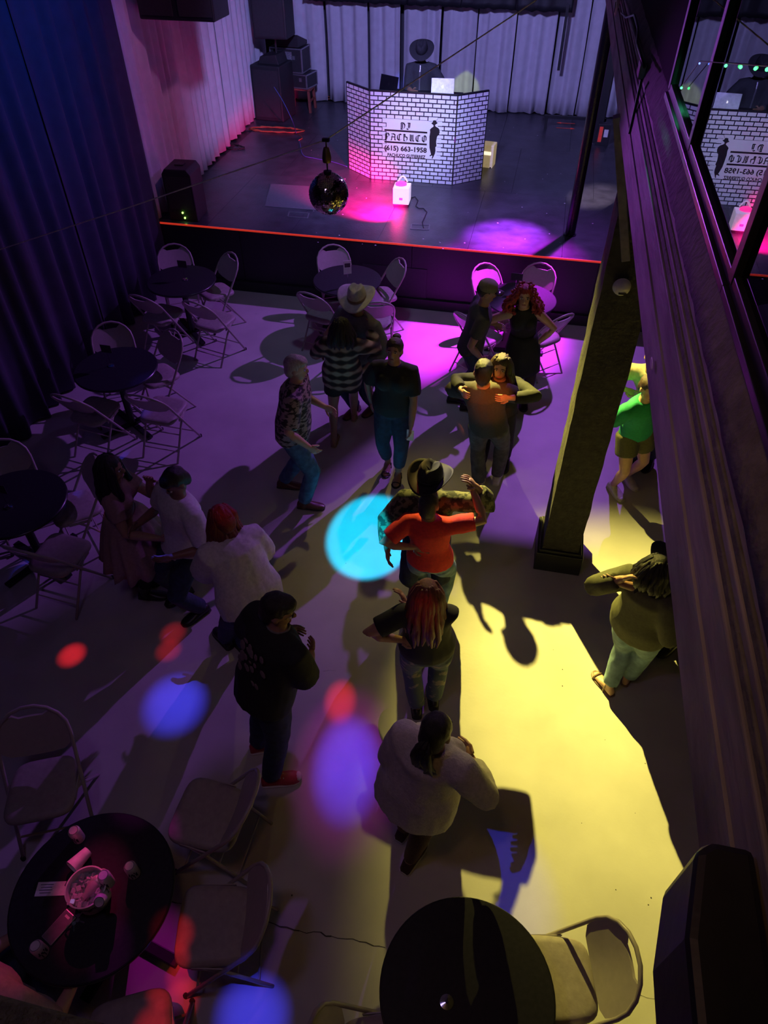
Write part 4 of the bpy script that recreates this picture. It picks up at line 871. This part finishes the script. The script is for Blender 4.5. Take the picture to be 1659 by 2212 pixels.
    # ---- bottoms
    if bottom:
        kind, m_ = bottom[0], bottom[1]; ease = {'jeans': .020, 'leggings': .010, 'shorts': .022, 'tights': .006}.get(kind, .018)*k
        G = MB(); rr_ = [(.22, rows[2][1], rows[2][2]), (.05, rows[1][1], rows[1][2]), (-.06, rows[1][1]*.98, rows[1][2]*.98), (-.14, rows[1][1]*.7, rows[1][2]*.8)]
        G.tube([Pc+up*Tl*q for q, _, _ in rr_], [(x*k+ease*(.25 if q > 0 else .8), y*k+ease*(.25 if q > 0 else .8)) for q, x, y in rr_], 16, ref=Rv)
        for hp_, kn, an in ((hipL, knL, ankL), (hipR, knR, ankR)):
            lo = V((0, 0, .012*k))
            if kind == 'shorts': P = [hp_, along(hp_, kn, .35), along(hp_, kn, .55)]; Q = [.092*k*g, .088*k*g, .086*k*g]
            elif kind == 'capri': P = [hp_, along(hp_, kn, .5), kn, along(kn, an, .4), along(kn, an, .72)]; Q = [.090*k*g, .078*k*g, .058*k, .056*k, .046*k]
            else: P = [hp_, along(hp_, kn, .5), kn, along(kn, an, .35), along(kn, an, .95)]; Q = [.090*k*g, .078*k*g, .059*k, .058*k, (.048 if kind == 'jeans' else .038)*k]
            G.tube(P, [q+ease*(1.0 if kind != 'shorts' else 1.2) for q in Q], 14)
        me = fuse(mv(G, off), .014, 3, kind, .006 if kind == 'jeans' else .002, sd, 14); obj({'jeans': 'jeans', 'leggings': 'leggings', 'shorts': 'shorts', 'capri': 'jeans', 'tights': 'tights'}[kind], me, m_, t)
        if kind in ('jeans', 'capri') and (not top or top.get('hem', -.02) > .15):
            bp = MB().tube([mvp-off for mvp in [Pc+up*Tl*.20+Rv*math.cos(q/24*6.283)*(rows[2][1]*k+ease*.9)+Fv*math.sin(q/24*6.283)*(rows[2][2]*k+ease*.9) for q in range(24)]], [(.014*k, .005)]*24, 6, closed=True, ref=up); bp.build('belt', bottom[2] if len(bottom) > 2 else m_foot, t, smooth=True)
    # ---- top
    if top:
        kind, m_ = top['kind'], top['m']; ease = top.get('ease', .018)*k; hem = top.get('hem', -.02); fl = top.get('flare', 0)*k; sl = top.get('sleeve', .55)
        G = MB(); qs = [(hem, None), (.16, rows[2]), (.38, rows[3]), (.62, rows[4]), (.80, rows[5]), (.93, rows[6]), (1.01, (0, .068, .068))]
        P = []; Q = []
        for q, r_ in qs:
            if r_ is None: r_ = rows[1] if hem > -.12 else (0, rows[1][1]*1.02, rows[1][2]*1.05)
            e = ease if q < .9 else (ease*.6 if q < 1 else ease*.2)
            if q < .5: e += fl*(1-(q-hem)/(.5-hem))
            if kind == 'loose' and .1 < q < .5: e += .02*k
            P.append(Pc+up*Tl*q-(Fv*.0)); Q.append((r_[1]*k+e, r_[2]*k+e))
        G.tube(P, Q, 18, ref=Rv)
        if fem:
            for q in (-1, 1): c_ = Pc+up*Tl*.70+Rv*q*.072*k*g+Fv*.085*k*g; G.ell(c_, (Rv*(.062*k*g+ease*.8), Fv*(.055*k*g+ease*.8), up*(.065*k*g+ease)))
        if sl > 0:
            for sh, el, wq, sg in ((shL, elL, wrL, -1), (shR, elR, wrR, 1)):
                es = ease*1.05+.002; b0 = N_-up*.045*k+Rv*sg*.07*k
                if sl <= 1: P = [b0, sh, along(sh, el, sl*.5), along(sh, el, sl)]; Q = [.034*k+es, .054*k*(.6+.4*g)+es, .050*k*g+es*1.15, .044*k*g+es*1.3]
                else: P = [b0, sh, along(sh, el, .5), el, along(el, wq, .5*(sl-1)), along(el, wq, sl-1)]; Q = [.034*k+es, .054*k*(.6+.4*g)+es, .050*k*g+es, .043*k+es, .042*k+es, .034*k+es*top.get('cuffk', 1)]
                G.tube(P, Q, 14)
        me = fuse(mv(G, off), .013, 7, 'top', top.get('wr', .005), sd); so = obj(top.get('name', 'shirt'), me, m_, t)
        if top.get('collar'):
            cp = N_-up*.005*k; MB().tube([p-off for p in [cp+Rv*math.cos(q/20*6.283)*.066*k+Fv*math.sin(q/20*6.283)*.066*k+Fv*.008 for q in range(20)]], [(.018*k, .007*k)]*20, 6, closed=True, ref=up).build('collar', top['collar'], so, smooth=True)
        if top.get('placket'):
            MB().tube([Pc+up*Tl*q+Fv*(rr2*k+ease+.012)-off for q, rr2 in ((.1, .112), (.35, .104), (.6, .112), (.8, .112), (.95, .085))], [(.012*k, .004)]*5, 6, ref=Rv).build('placket', top['placket'], so)
        if top.get('print'):
            pm = top['print']; mbp = MB(); rnd = random.Random(3); pc = Pc+up*Tl*.58-Fv*(.112*k*g+ease+.012)
            for q in range(26):
                x_, z_ = rnd.gauss(0, .055), rnd.uniform(-.14, .13); y_ = .035*(x_/.12)**2
                sz = rnd.uniform(.012, .03); mbp.ell(pc+Rv*x_*k+up*z_*k+Fv*y_-off, (Rv*sz, up*sz*rnd.uniform(.5, 1.6), Fv*.004), 7, 4)
            mbp.build('back_print', pm, so, kind='stuff')
    if cuff: cuff(locals())
    # ---- skirt / dress
    if bottom and len(bottom) > 3 and bottom[3]:
        sk_ = bottom[3]; nm, ms, q0, q1, flr, pl = sk_; N2 = 72; vs_ = []
        cz = [Pc+up*Tl*q0, Pc+up*Tl*.0, (hipL+hipR+knL+knR)/4+V((0, 0, -.02)), None]
        c1 = along((hipL+hipR)/2, (knL+knR)/2, q1)
        for i in range(9):
            u = i/8; c_ = along(Pc+up*Tl*q0, c1, u); wq_ = rows[3] if q0 > .3 else rows[2]; bl = min(1, u/.4); rx = (wq_[1]*(1-bl)+rows[1][1]*bl)*k+.016+rows[1][1]*k*flr*u**.9; ry = (wq_[2]*(1-bl)+rows[1][2]*bl)*k+.020+rows[1][2]*k*flr*1.2*u**.9
            for j in range(N2):
                an = 2*math.pi*j/N2; pf = 1+pl*u*math.sin(an*(14 if pl > .05 else 5)+2*noise.noise(V((math.cos(an)*2, math.sin(an)*2, sd)))); p_ = c_+Rv*math.cos(an)*rx*pf+Fv*math.sin(an)*ry*pf+V((0, 0, .02*u*noise.noise(V((math.cos(an)*3, math.sin(an)*3, sd+5))))); vs_.append(p_-off)
        MB().add(vs_, [(i*N2+j, i*N2+(j+1) % N2, (i+1)*N2+(j+1) % N2, (i+1)*N2+j) for i in range(8) for j in range(N2)]).build(nm, ms, t, smooth=True, solid=.005)
    # ---- shoes
    if shoes:
        kind, m_, ms = shoes
        for an, f_, kn in ((ankL, fd[0], knL), (ankR, fd[1], knR)):
            zz = an.z-.085*k-off.z; lo = an-off; 
            if kind in ('sandal', 'heel'):
                so = foot_loft(MB(), lo, f_, k, .004, zz, top=.016*k).build('sandal', m_, t, smooth=40)
                rr_ = V((f_.y, -f_.x, 0)); A = lo-f_*.065*k
                for q, hh, ww in ((.80, .048, .050), (.30, .100, .042)):
                    c_ = V((A.x, A.y, zz))+f_*.262*k*q; MB().tube([c_+rr_*math.cos(R(x))*ww*k+V((0, 0, math.sin(R(x))*hh*k)) for x in range(0, 181, 20)], [(.008*k, .004)]*10, 6, ref=f_).build('strap', m_, so)
                continue
            so = foot_loft(MB(), lo, f_, k, .006, zz, 1.02)
            if kind == 'boot': so.tube([V((lo.x, lo.y, zz+.02)), lo+V((0, 0, .02)), along(an, kn, .32)-off], [.045*k, .052*k, .062*k], 12)
            o_s = so.build({'boot': 'boot', 'sneaker': 'sneaker', 'shoe': 'shoe', 'hightop': 'sneaker'}[kind], m_, t, smooth=60)
            foot_loft(MB(), lo, f_, k, .009, zz, top=.024*k).build('sole', ms, o_s, smooth=40)
            if kind in ('sneaker', 'hightop'):
                rr_ = V((f_.y, -f_.x, 0)); A = lo-f_*.065*k
                for q in (.48, .56, .64): c_ = V((A.x, A.y, zz+(.085-(q-.4)*.13)*k))+f_*.262*k*q; MB().tube([c_-rr_*.022*k, c_+rr_*.022*k], .004*k, 5).build('lace', ms, o_s)
                MB().ell(V((A.x, A.y, zz+.028*k))+f_*.262*k*.95, (f_*.026*k, rr_*.038*k, V((0, 0, .016*k))), 10, 6).build('toe_cap', ms, o_s, smooth=True)
    # ---- hair
    if hair:
        kind, m_ = hair[0], hair[1]; ln = hair[2] if len(hair) > 2 else .3; rnd = random.Random(sd); G = MB(); gz = k
        cap = Hc+hu*.036*gz-hf*(.012 if kind in ('long', 'curly', 'bun', 'pony') else .020)*gz
        if kind == 'buzz': G.ell(Hc+hu*.030*gz-hf*.016*gz, (hr*.079*gz, hf*.093*gz, hu*.092*gz))
        else: G.ell(cap, (hr*.084*gz, hf*.094*gz, hu*.093*gz)); G.ell(Hc-hf*.055*gz-hu*.01*gz, (hr*.074*gz, hf*.055*gz, hu*.09*gz))
        if kind == 'short': G.ell(Hc+hu*.07*gz+hf*.015*gz, (hr*.070*gz, hf*.085*gz, hu*.05*gz))
        nl = {'long': 46, 'curly': 120, 'pony': 22}.get(kind, 0); LK = MB()
        for q in range(nl):
            if kind == 'pony':
                b0 = Hc-hf*.105*gz+hu*.015*gz; an = rnd.uniform(0, 6.28); dv = hr*math.cos(an)*.03+hu*math.sin(an)*.02
                P = [b0+dv*.3, b0-hf*.035*gz+dv+V((0, 0, -.02)), b0-hf*.045*gz+dv*1.3+V((0, 0, -ln*.5))+hr*rnd.uniform(-.02, .02), b0-hf*.03*gz+dv*1.6+V((0, 0, -ln*rnd.uniform(.8, 1.1)))+hr*rnd.uniform(-.03, .03)]
                LK.limb(P, [.012, .018, .017, .005], 6); continue
            an = R(rnd.uniform(-128, 128)) ; dirv = (-hf*math.cos(an)+hr*math.sin(an)); el0 = rnd.uniform(-.1, .9)
            b0 = cap+(dirv*math.cos(el0)*.080+hu*math.sin(el0)*.085)*gz
            lk = ln*rnd.uniform(.8, 1.08)*(1 if abs(an) < R(95) else .85); ou = .035*rnd.uniform(.5, 1.4) if kind == 'long' else .09*rnd.uniform(.6, 1.3)
            drop0 = cap+dirv*(.088*gz)+hu*.0
            wob = lambda z_: (hr*rnd.uniform(-1, 1)+hf*rnd.uniform(-1, 1))*(.008 if kind == 'long' else .028)
            P = [b0, drop0+dirv*.01+V((0, 0, -.02))]; nn = 5 if kind == 'long' else 8
            for z_ in range(1, nn+1): P.append(drop0+dirv*(ou*math.sin(min(1, z_/nn*1.2)*1.57))+V((0, 0, -.02-lk*z_/nn))+wob(z_))
            LK.limb(P, [.016]+[(.021 if kind == 'long' else .015)*gz]*(len(P)-2)+[.006], 6)
        if kind == 'curly':
            for q in range(150):
                an = R(rnd.uniform(-140, 140)); dv = -hf*math.cos(an)+hr*math.sin(an); zz = rnd.uniform(-ln, .09); rad = (.095+.05*math.sin(min(1, max(0, (.06-zz)/.2))*2.2))*rnd.uniform(.85, 1.1) if zz < .04 else .075*rnd.uniform(.7, 1.1)
                LK.ell(cap+dv*rad*gz+V((0, 0, zz)), (hr*rnd.uniform(.012, .022), hf*rnd.uniform(.012, .022), hu*rnd.uniform(.012, .024)), 6, 4)
        me = fuse(mv(G, off), .011, 2, 'hair', .003 if kind != 'buzz' else .001, sd, 40); ho = obj('hair', me, m_, t)
        if nl: mv(LK, off).build('hair_locks', m_, ho, smooth=True)
        if kind == 'bun': bb_ = MB().ell(Hc+hu*.115*gz-hf*.05*gz-off, (hr*.042, hf*.042, hu*.036)); obj('bun', fuse(bb_, .009, 2, 'bun', .004, sd, 50), m_, ho)
    if hat:
        kind, m_ = hat[0], hat[1]
        if kind == 'cap':
            M = Matrix(((hr.x, hf.x, hu.x, 0), (hr.y, hf.y, hu.y, 0), (hr.z, hf.z, hu.z, 0), (0, 0, 0, 1))); M.translation = Hc+hu*.040*k+hf*.004*k-off
            co = MB().lathe([(.089*k, 0), (.090*k, .03*k), (.082*k, .065*k), (.055*k, .092*k), (.008, .105*k)], 24, M, 1, 1.16).build('cap', m_, t, smooth=60)
            vs_ = [M @ V((x*.075*k, (.088+(.09*(1-x*x*.55))*v_)*k, .004-.010*v_-.018*x*x)) for v_ in (0, .5, 1) for x in [-1+i/6 for i in range(13)]]
            MB().add(vs_, [(j*13+i, j*13+i+1, (j+1)*13+i+1, (j+1)*13+i) for j in range(2) for i in range(12)]).build('visor', hat[2] if len(hat) > 2 else m_, co, smooth=True, solid=.005)
        else: cowboy_hat(t, m_, Hc+hu*.06*k+hf*.005, hu, hf, k*1.12, off, **(hat[2] if len(hat) > 2 else {}))
    return dict(root=t, wrL=wrL, wrR=wrR, shL=shL, shR=shR, Fv=Fv, Rv=Rv, N=N_, elL=elL, elR=elR)
def fabric(name, c, **k): return mat('fabric_'+name, c, k.pop('rough', .85), var=k.pop('var', .12), scale=k.pop('scale', 50), bump=k.pop('bump', .15), bscale=k.pop('bscale', 220), **k)
F_BLK = fabric('black', (.014, .014, .016)); F_CHAR = fabric('charcoal', (.045, .048, .055)); F_NAVY = fabric('dark_denim', (.025, .035, .075), var=.3, scale=25); F_DEN = fabric('denim', (.07, .13, .24), var=.3, scale=20); F_LDEN = fabric('light_denim', (.17, .27, .36), var=.35, scale=14)
F_GRD = fabric('grey_denim', (.10, .10, .11), var=.35, scale=18); F_WHT = fabric('white', (.62, .60, .60)); F_RED = fabric('red', (.72, .035, .03)); F_GRN = fabric('green', (.01, .30, .14)); F_PINK = fabric('dusty_pink', (.33, .20, .19)); F_CRM = fabric('cream', (.62, .56, .44)); F_OLV = fabric('olive', (.10, .10, .055))
F_TEE = fabric('dark_grey_tee', (.055, .05, .048)); F_BRN = fabric('brown_knit', (.07, .03, .025), scale=120, var=.4); F_SHIRT = fabric('grey_shirt', (.17, .16, .16)); F_TIGHT = fabric('sheer_tights', (.05, .03, .03)); F_WSW = fabric('white_knit', (.55, .50, .50), bump=.4, bscale=90)
def pattern(name, build):
    m = mat('fabric_'+name, (.1, .1, .1), .85, bump=.12, bscale=220); nt, n, b = mnodes(m); build(nt, n, b); return m
def plaid(nt, n, b):
    tc = n.new('ShaderNodeTexCoord'); sep = n.new('ShaderNodeSeparateXYZ'); nt.links.new(tc.outputs['Object'], sep.inputs[0]); outs = []
    for ax, fr in ((2, 62), (0, 55)):
        mu = n.new('ShaderNodeMath'); mu.operation = 'MULTIPLY'; mu.inputs[1].default_value = fr; sn = n.new('ShaderNodeMath'); sn.operation = 'SINE'; nt.links.new(sep.outputs[ax], mu.inputs[0]); nt.links.new(mu.outputs[0], sn.inputs[0]); outs.append(sn)
    ad = n.new('ShaderNodeMath'); ad.operation = 'MULTIPLY_ADD'; ad.inputs[1].default_value = .45; nt.links.new(outs[1].outputs[0], ad.inputs[0]); nt.links.new(outs[0].outputs[0], ad.inputs[2])
    mr = n.new('ShaderNodeMapRange'); mr.inputs[1].default_value = -1.4; mr.inputs[2].default_value = 1.4; nt.links.new(ad.outputs[0], mr.inputs[0])
    rp = n.new('ShaderNodeValToRGB'); e = rp.color_ramp.elements; e[0].position = .28; e[0].color = (.02, .018, .016, 1); e[1].position = .75; e[1].color = (.42, .33, .24, 1); q = e.new(.5); q.color = (.13, .08, .05, 1)
    nt.links.new(mr.outputs[0], rp.inputs[0]); nt.links.new(rp.outputs[0], b.inputs['Base Color'])
def blotch(c1, c2, sc, st, thr=.5):
    def f(nt, n, b):
        tc = n.new('ShaderNodeTexCoord'); mp = n.new('ShaderNodeMapping'); mp.inputs['Scale'].default_value = st; mp.inputs['Rotation'].default_value = (0, .6, .3); nz = n.new('ShaderNodeTexNoise'); nz.inputs['Scale'].default_value = sc; nz.inputs['Detail'].default_value = 3
        nt.links.new(tc.outputs['Object'], mp.inputs[0]); nt.links.new(mp.outputs[0], nz.inputs['Vector']); rp = n.new('ShaderNodeValToRGB'); e = rp.color_ramp.elements; e[0].position = thr-.04; e[0].color = (*c1, 1); e[1].position = thr+.04; e[1].color = (*c2, 1)
        nt.links.new(nz.outputs['Fac'], rp.inputs[0]); nt.links.new(rp.outputs[0], b.inputs['Base Color'])
    return f
F_PLAID = pattern('plaid', plaid); F_PAT = pattern('blotched', blotch((.03, .022, .024), (.34, .24, .24), 17, (1, 1, 2.2))); F_CAMO = pattern('camouflage', blotch((.025, .03, .018), (.15, .15, .09), 22, (1, 1, 1))); F_RIP = pattern('ripped_denim', blotch((.09, .12, .17), (.32, .28, .27), 11, (1, 1, 1.6), .60))
S_BLK = mat('shoe_black', (.015, .014, .014), .4); S_BRN = mat('shoe_brown', (.12, .045, .03), .35); S_WHT = mat('shoe_white', (.65, .62, .6), .5); S_RED = mat('shoe_red', (.40, .03, .06), .5); S_RUB = mat('sole_dark', (.03, .025, .025), .7)
SKT = (.36, .20, .135); SKD = (.25, .13, .085); SKL = (.52, .31, .22)
G = lambda x, y, z=0: PZ(x, y, z)
# DJ behind the booth
hd = PY(912, 112, 12.45)
dj = person('DJ in a dark wide-brimmed hat and dark shirt behind the laptops', [V((hd.x-.1, 12.42, 0)), V((hd.x+.1, 12.42, 0))], 180, hd, 1.68, 'm', 1.02, SKT, dict(kind='shirt', m=F_CHAR, sleeve=1.35, hem=-.1, ease=.024, placket=m_trim, collar=F_CHAR), ('jeans', F_BLK), ('shoe', S_BLK, S_RUB), ('short', H_BLK), ('hat', mat('felt_charcoal', (.028, .028, .034), .8), dict(brim=.17, roll=.012, crown=.11, name='fedora', rim_len=1.0)), L=PY(948, 186, 12.15), Rh=PY(892, 198, 12.1), hpitch=38, footz=HS, pelvis=V((hd.x, 12.42, 0)))
# pair by the white card table
person('man in a white cowboy hat and grey shirt before the card stand table', [G(768, 890), G(808, 885)], 205, G(772, 652, 1.50), 1.70, 'm', 1.12, SKT, dict(kind='shirt', m=F_SHIRT, sleeve=1.75, hem=-.1, ease=.028, collar=F_SHIRT), ('jeans', F_NAVY), ('boot', S_BRN, S_RUB), ('short', H_BLK), ('hat', mat('felt_white', (.62, .57, .5), .8), dict(brim=.165, band=mat('band_tan', (.3, .2, .12), .6))), L=(.16, .02, -.36), Rh=(.33, .0, -.22), hyaw=-25)
person('woman in a plaid shirt and dark shorts with her back to us', [G(722, 960), G(765, 905)], -8, G(737, 710, 1.44), 1.58, 'f', 1.02, SKT, dict(kind='loose', m=F_PLAID, sleeve=1.8, hem=-.24, ease=.03, flare=.02), ('shorts', F_BLK), ('heel', mat('sandal_tan', (.35, .24, .17), .5), None), ('long', H_BLK, .20), L=(.30, .05, -.14), Rh=(.34, .1, -.05))
person('grey-haired man in a blotched shirt and blue jeans stepping right', [G(614, 1052), G(658, 1096)], 82, G(640, 795, 1.53), 1.70, 'm', 1.06, SKL, dict(kind='loose', m=F_PAT, sleeve=.85, hem=-.16, ease=.032, collar=F_PAT), ('jeans', F_DEN), ('boot', S_BRN, S_RUB), ('short', H_GRY), L=(.22, .02, -.30), Rh=(.12, .06, -.44), hpitch=4)
w5 = person('woman in a black blouse and jeans looking up toward the balcony', [G(838, 1008), G(860, 1030)], 178, G(852, 757, 1.50), 1.63, 'f', 1.12, SKT, dict(kind='loose', m=F_BLK, sleeve=.8, hem=-.06, ease=.024), ('capri', F_NAVY), ('heel', S_BLK, None), ('bun', H_BRN), Rh=G(802, 868, .82), L=G(888, 920, .78), hpitch=-14, hyaw=6, poleL=(.9, .3, -.2), poleR=(-.9, .4, -.2))
# man in cap and red-haired woman
person('man in a cap and dark tee beside the red-haired dancer', [G(978, 868), G(1006, 885)], 78, G(1050, 632, 1.50), 1.70, 'm', 1.0, SKT, dict(kind='shirt', m=F_TEE, sleeve=.62, hem=-.12, ease=.022), ('jeans', F_NAVY), ('shoe', S_BLK, S_RUB), ('buzz', H_BLK), ('cap', fabric('cap_olive', (.16, .14, .09)), mat('visor_shiny', (.05, .05, .04), .2)), L=G(1068, 700, 1.02), Rh=G(1038, 772, .80), hpitch=10, poleR=(-.6, -.5, -.4))
person('woman with red curly hair in a black sleeveless dress', [G(1108, 878), G(1130, 870)], 176, G(1133, 640, 1.46), 1.62, 'f', 1.0, SKL, dict(kind='tank', m=F_BLK, sleeve=0, hem=-.05, ease=.010, name='dress_top', wr=.002), ('tights', F_TIGHT, None, ('dress_skirt', F_BLK, .36, .62, .10, .03)), ('shoe', S_BLK, S_RUB), ('curly', H_RED, .20), Rh=G(1078, 692, 1.04), L=G(1160, 742, .90), poleL=(1, .2, .1), poleR=(-.8, .2, -.5), hpitch=-6)
# hugging couple
c8 = person('man in a dark tee and grey jeans hugging his partner, seen from behind', [G(1032, 1058), G(1072, 1040)], 4, G(1044, 805, 1.50), 1.69, 'm', 1.03, SKT, dict(kind='shirt', m=F_TEE, sleeve=.7, hem=-.1, ease=.024), ('jeans', F_GRD), ('sneaker', S_WHT, S_WHT), ('short', H_BLK), L=(.30, -.06, -.16), Rh=(.30, -.08, -.20), poleL=(-1, -.3, -.3), poleR=(1, -.3, -.2), hpitch=14, hyaw=-8)
person('long-haired woman in black embracing the man in the dark tee', [G(1040, 1012), G(1092, 1000)], 184, G(1082, 792, 1.46), 1.60, 'f', .98, SKL, dict(kind='shirt', m=F_BLK, sleeve=1.8, hem=-.1, ease=.02), ('leggings', F_BLK), ('shoe', S_BLK, S_RUB), ('long', H_BRN, .27), Rh=c8['shL']+V((-.01, -.10, .06)), L=c8['shR']+V((.05, -.06, -.02)), poleL=(1, 0, 0), poleR=(-1, 0, 0), hpitch=-2)
# pair beyond the column
person('person in a green tee and dark shorts beyond the column', [G(1322, 1058), G(1352, 1036)], 150, G(1402, 838, 1.42), 1.62, 'm', 1.0, SKL, dict(kind='shirt', m=F_GRN, sleeve=.7, hem=-.05, ease=.024), ('shorts', F_OLV), ('hightop', S_WHT, S_WHT), ('short', H_BRN), L=(.24, -.05, -.22), Rh=G(1352, 908, .92), poleR=(-.8, -.2, -.5))
person('person in a cream shirt half hidden behind the green tee', [G(1372, 1000), G(1402, 1000)], 200, G(1412, 775, 1.52), 1.66, 'm', 1.0, SKL, dict(kind='shirt', m=F_CRM, sleeve=.9, hem=-.1, ease=.024), ('jeans', F_NAVY), ('shoe', S_BLK, S_RUB), ('short', H_BRN), Rh=G(1352, 842, 1.15), poleR=(-1, 0, .2))
# hat man and red tee woman
hm = person('man in a black cowboy hat and camouflage shirt dancing with raised arm', [G(895, 1268), G(935, 1262)], 172, G(930, 1042, 1.44), 1.68, 'm', 1.05, SKT, dict(kind='shirt', m=F_CAMO, sleeve=1.75, hem=-.1, ease=.024), ('jeans', F_NAVY), ('boot', S_BRN, S_RUB), ('short', H_BLK), ('hat', mat('felt_black', (.010, .010, .012), .75), dict(brim=.145)), L=G(1026, 1050, 1.42), Rh=(.22, .12, -.30), poleL=(.5, .2, -.8), hpitch=4, hyaw=25)
person('woman in a red tee and jeans with one arm raised', [G(905, 1330), G(948, 1322)], 2, G(926, 1092, 1.36), 1.55, 'f', 1.12, SKT, dict(kind='shirt', m=F_RED, sleeve=.75, hem=-.05, ease=.020), ('jeans', F_LDEN), ('sneaker', S_WHT, S_WHT), ('short', H_BLK), Rh=G(1022, 1060, 1.40), L=G(892, 1182, .98), poleR=(.9, -.3, -.6), poleL=(-.8, -.5, -.3))
person('woman with long auburn hair and ripped jeans seen from behind', [G(900, 1538), G(936, 1520)], -12, G(922, 1285, 1.46), 1.60, 'f', 1.06, SKT, dict(kind='loose', m=F_BLK, sleeve=.7, hem=-.02, ease=.020), ('jeans', F_RIP), ('sneaker', S_BLK, S_BLK), ('long', H_AUB, .42), L=G(866, 1382, 1.04), Rh=G(878, 1305, 1.25), poleL=(-.8, -.4, -.4), poleR=(.8, -.3, -.6))
person('ponytailed woman in a loose white sweater and brown leggings', [G(884, 1868), G(872, 1800)], 20, G(942, 1580, 1.58), 1.68, 'f', 1.10, SKT, dict(kind='loose', m=F_WSW, sleeve=1.85, hem=-.30, ease=.034, flare=.035, wr=.010, cuffk=.7), ('leggings', F_BRN), ('hightop', fabric('maroon_canvas', (.05, .018, .018)), S_WHT), ('pony', H_BLK, .22), L=(.20, -.02, -.34), Rh=(.22, .0, -.26), poleL=(-.7, -.4, -.9), poleR=(.8, -.3, -.8))
# left trio
person('woman with long dark hair in a dusty pink top and tulle skirt', [G(318, 1290), G(300, 1262)], 78, G(238, 1012, 1.49), 1.62, 'f', 1.0, SKT, dict(kind='shirt', m=F_PINK, sleeve=.6, hem=0, ease=.014), ('leggings', F_BLK, None, ('tulle_skirt', F_PINK, .36, .70, 1.05, .11)), ('boot', S_BLK, S_RUB), ('long', H_BLK, .36), L=G(322, 1040, 1.35), Rh=(.30, .05, -.30), hpitch=2, poleL=(0, .3, -1))
person('man in a white tee and dark jeans dancing beside the tulle skirt', [G(402, 1285), G(438, 1325)], 215, G(380, 1040, 1.46), 1.68, 'm', 1.08, SKD, dict(kind='shirt', m=F_WHT, sleeve=.8, hem=-.12, ease=.028), ('jeans', F_NAVY), ('shoe', S_BLK, S_RUB), ('short', H_BLK), L=(.24, .0, -.28), Rh=(.28, .04, -.26), hpitch=30)
person('person with long red hair in a loose white top leaning forward', [G(490, 1392), G(528, 1405)], -50, G(482, 1125, 1.46), 1.64, 'f', 1.22, SKT, dict(kind='loose', m=F_WHT, sleeve=.9, hem=-.1, ease=.045, wr=.01), ('jeans', F_NAVY), ('shoe', S_BLK, S_RUB), ('long', hairmat('dark_red', (.17, .022, .018)), .30), L=(.30, .0, -.32), Rh=(.22, .04, -.36), hpitch=42, pelvis=G(545, 1300, .85))
person('man in a black tee with a pale back print and red-white sneakers', [G(562, 1618), G(588, 1690)], 38, G(600, 1318, 1.62), 1.74, 'm', 1.12, SKT, dict(kind='loose', m=F_BLK, sleeve=.9, hem=-.18, ease=.032, print=fabric('faded_print', (.22, .17, .17)), collar=F_SHIRT), ('jeans', F_NAVY), ('sneaker', S_RED, S_WHT), ('short', H_BLK), L=(.20, .05, -.32), Rh=G(672, 1412, 1.02), hpitch=16, hyaw=42, poleR=(.3, -.8, -.5), toe=(22, 30))
# couple at the right, partly behind the upper beam
person('woman in a dark olive sweater, light jeans and strappy sandals', [G(1312, 1492), G(1352, 1470)], 40, G(1418, 1232, 1.47), 1.60, 'f', 1.15, SKL, dict(kind='loose', m=F_OLV, sleeve=1.8, hem=-.14, ease=.028), ('jeans', F_LDEN), ('sandal', mat('sandal_strap', (.20, .13, .09), .5), None), ('long', H_BLK, .16), L=G(1345, 1250, 1.36), Rh=G(1462, 1330, 1.0), poleL=(-1, -.3, -.4), toe=(-75, -20))
person('partner in dark clothes mostly hidden behind the upper beam', [G(1410, 1408), G(1455, 1395)], 225, G(1478, 1190, 1.52), 1.68, 'm', 1.0, SKT, dict(kind='shirt', m=F_BLK, sleeve=1.7, hem=-.1, ease=.024), ('jeans', F_BLK), ('shoe', S_BLK, S_RUB), ('short', H_BLK), L=G(1345, 1262, 1.30), Rh=G(1436, 1352, .95), poleL=(-.3, -.3, -1))
# person at the bottom-left table, seated
p22 = person('seated person in a pale shirt cut by the bottom left corner', [G(90, 2000, .0)+V((-.1, -.25, 0)), G(90, 2000, 0)+V((.08, -.28, 0))], 10, G(-62, 2085, 1.22), 1.66, 'm', 1.08, SKL, dict(kind='shirt', m=fabric('pale_pink', (.55, .42, .38)), sleeve=1.0, hem=-.02, ease=.03), ('jeans', F_NAVY), ('shoe', S_BLK, S_RUB), ('short', H_BRN), L=(.28, .0, -.28), Rh=(.22, .05, -.30), seated=.52, pelvis=G(-10, 2250, .52))
cc = PZ(-10, 2250, .52); put_chair((cc.x, cc.y+.02), (.17, 1, 0), 'folding chair under the seated person at the bottom left')
ph2 = thing('phone', 'pale phone held low by the woman in the black blouse', 'phone', w5['wrL']+V((.0, -.03, -.09))); MB().box((0, 0, 0), (.07, .012, .13)).build('phone_body', m_card, ph2, bevel=.008)
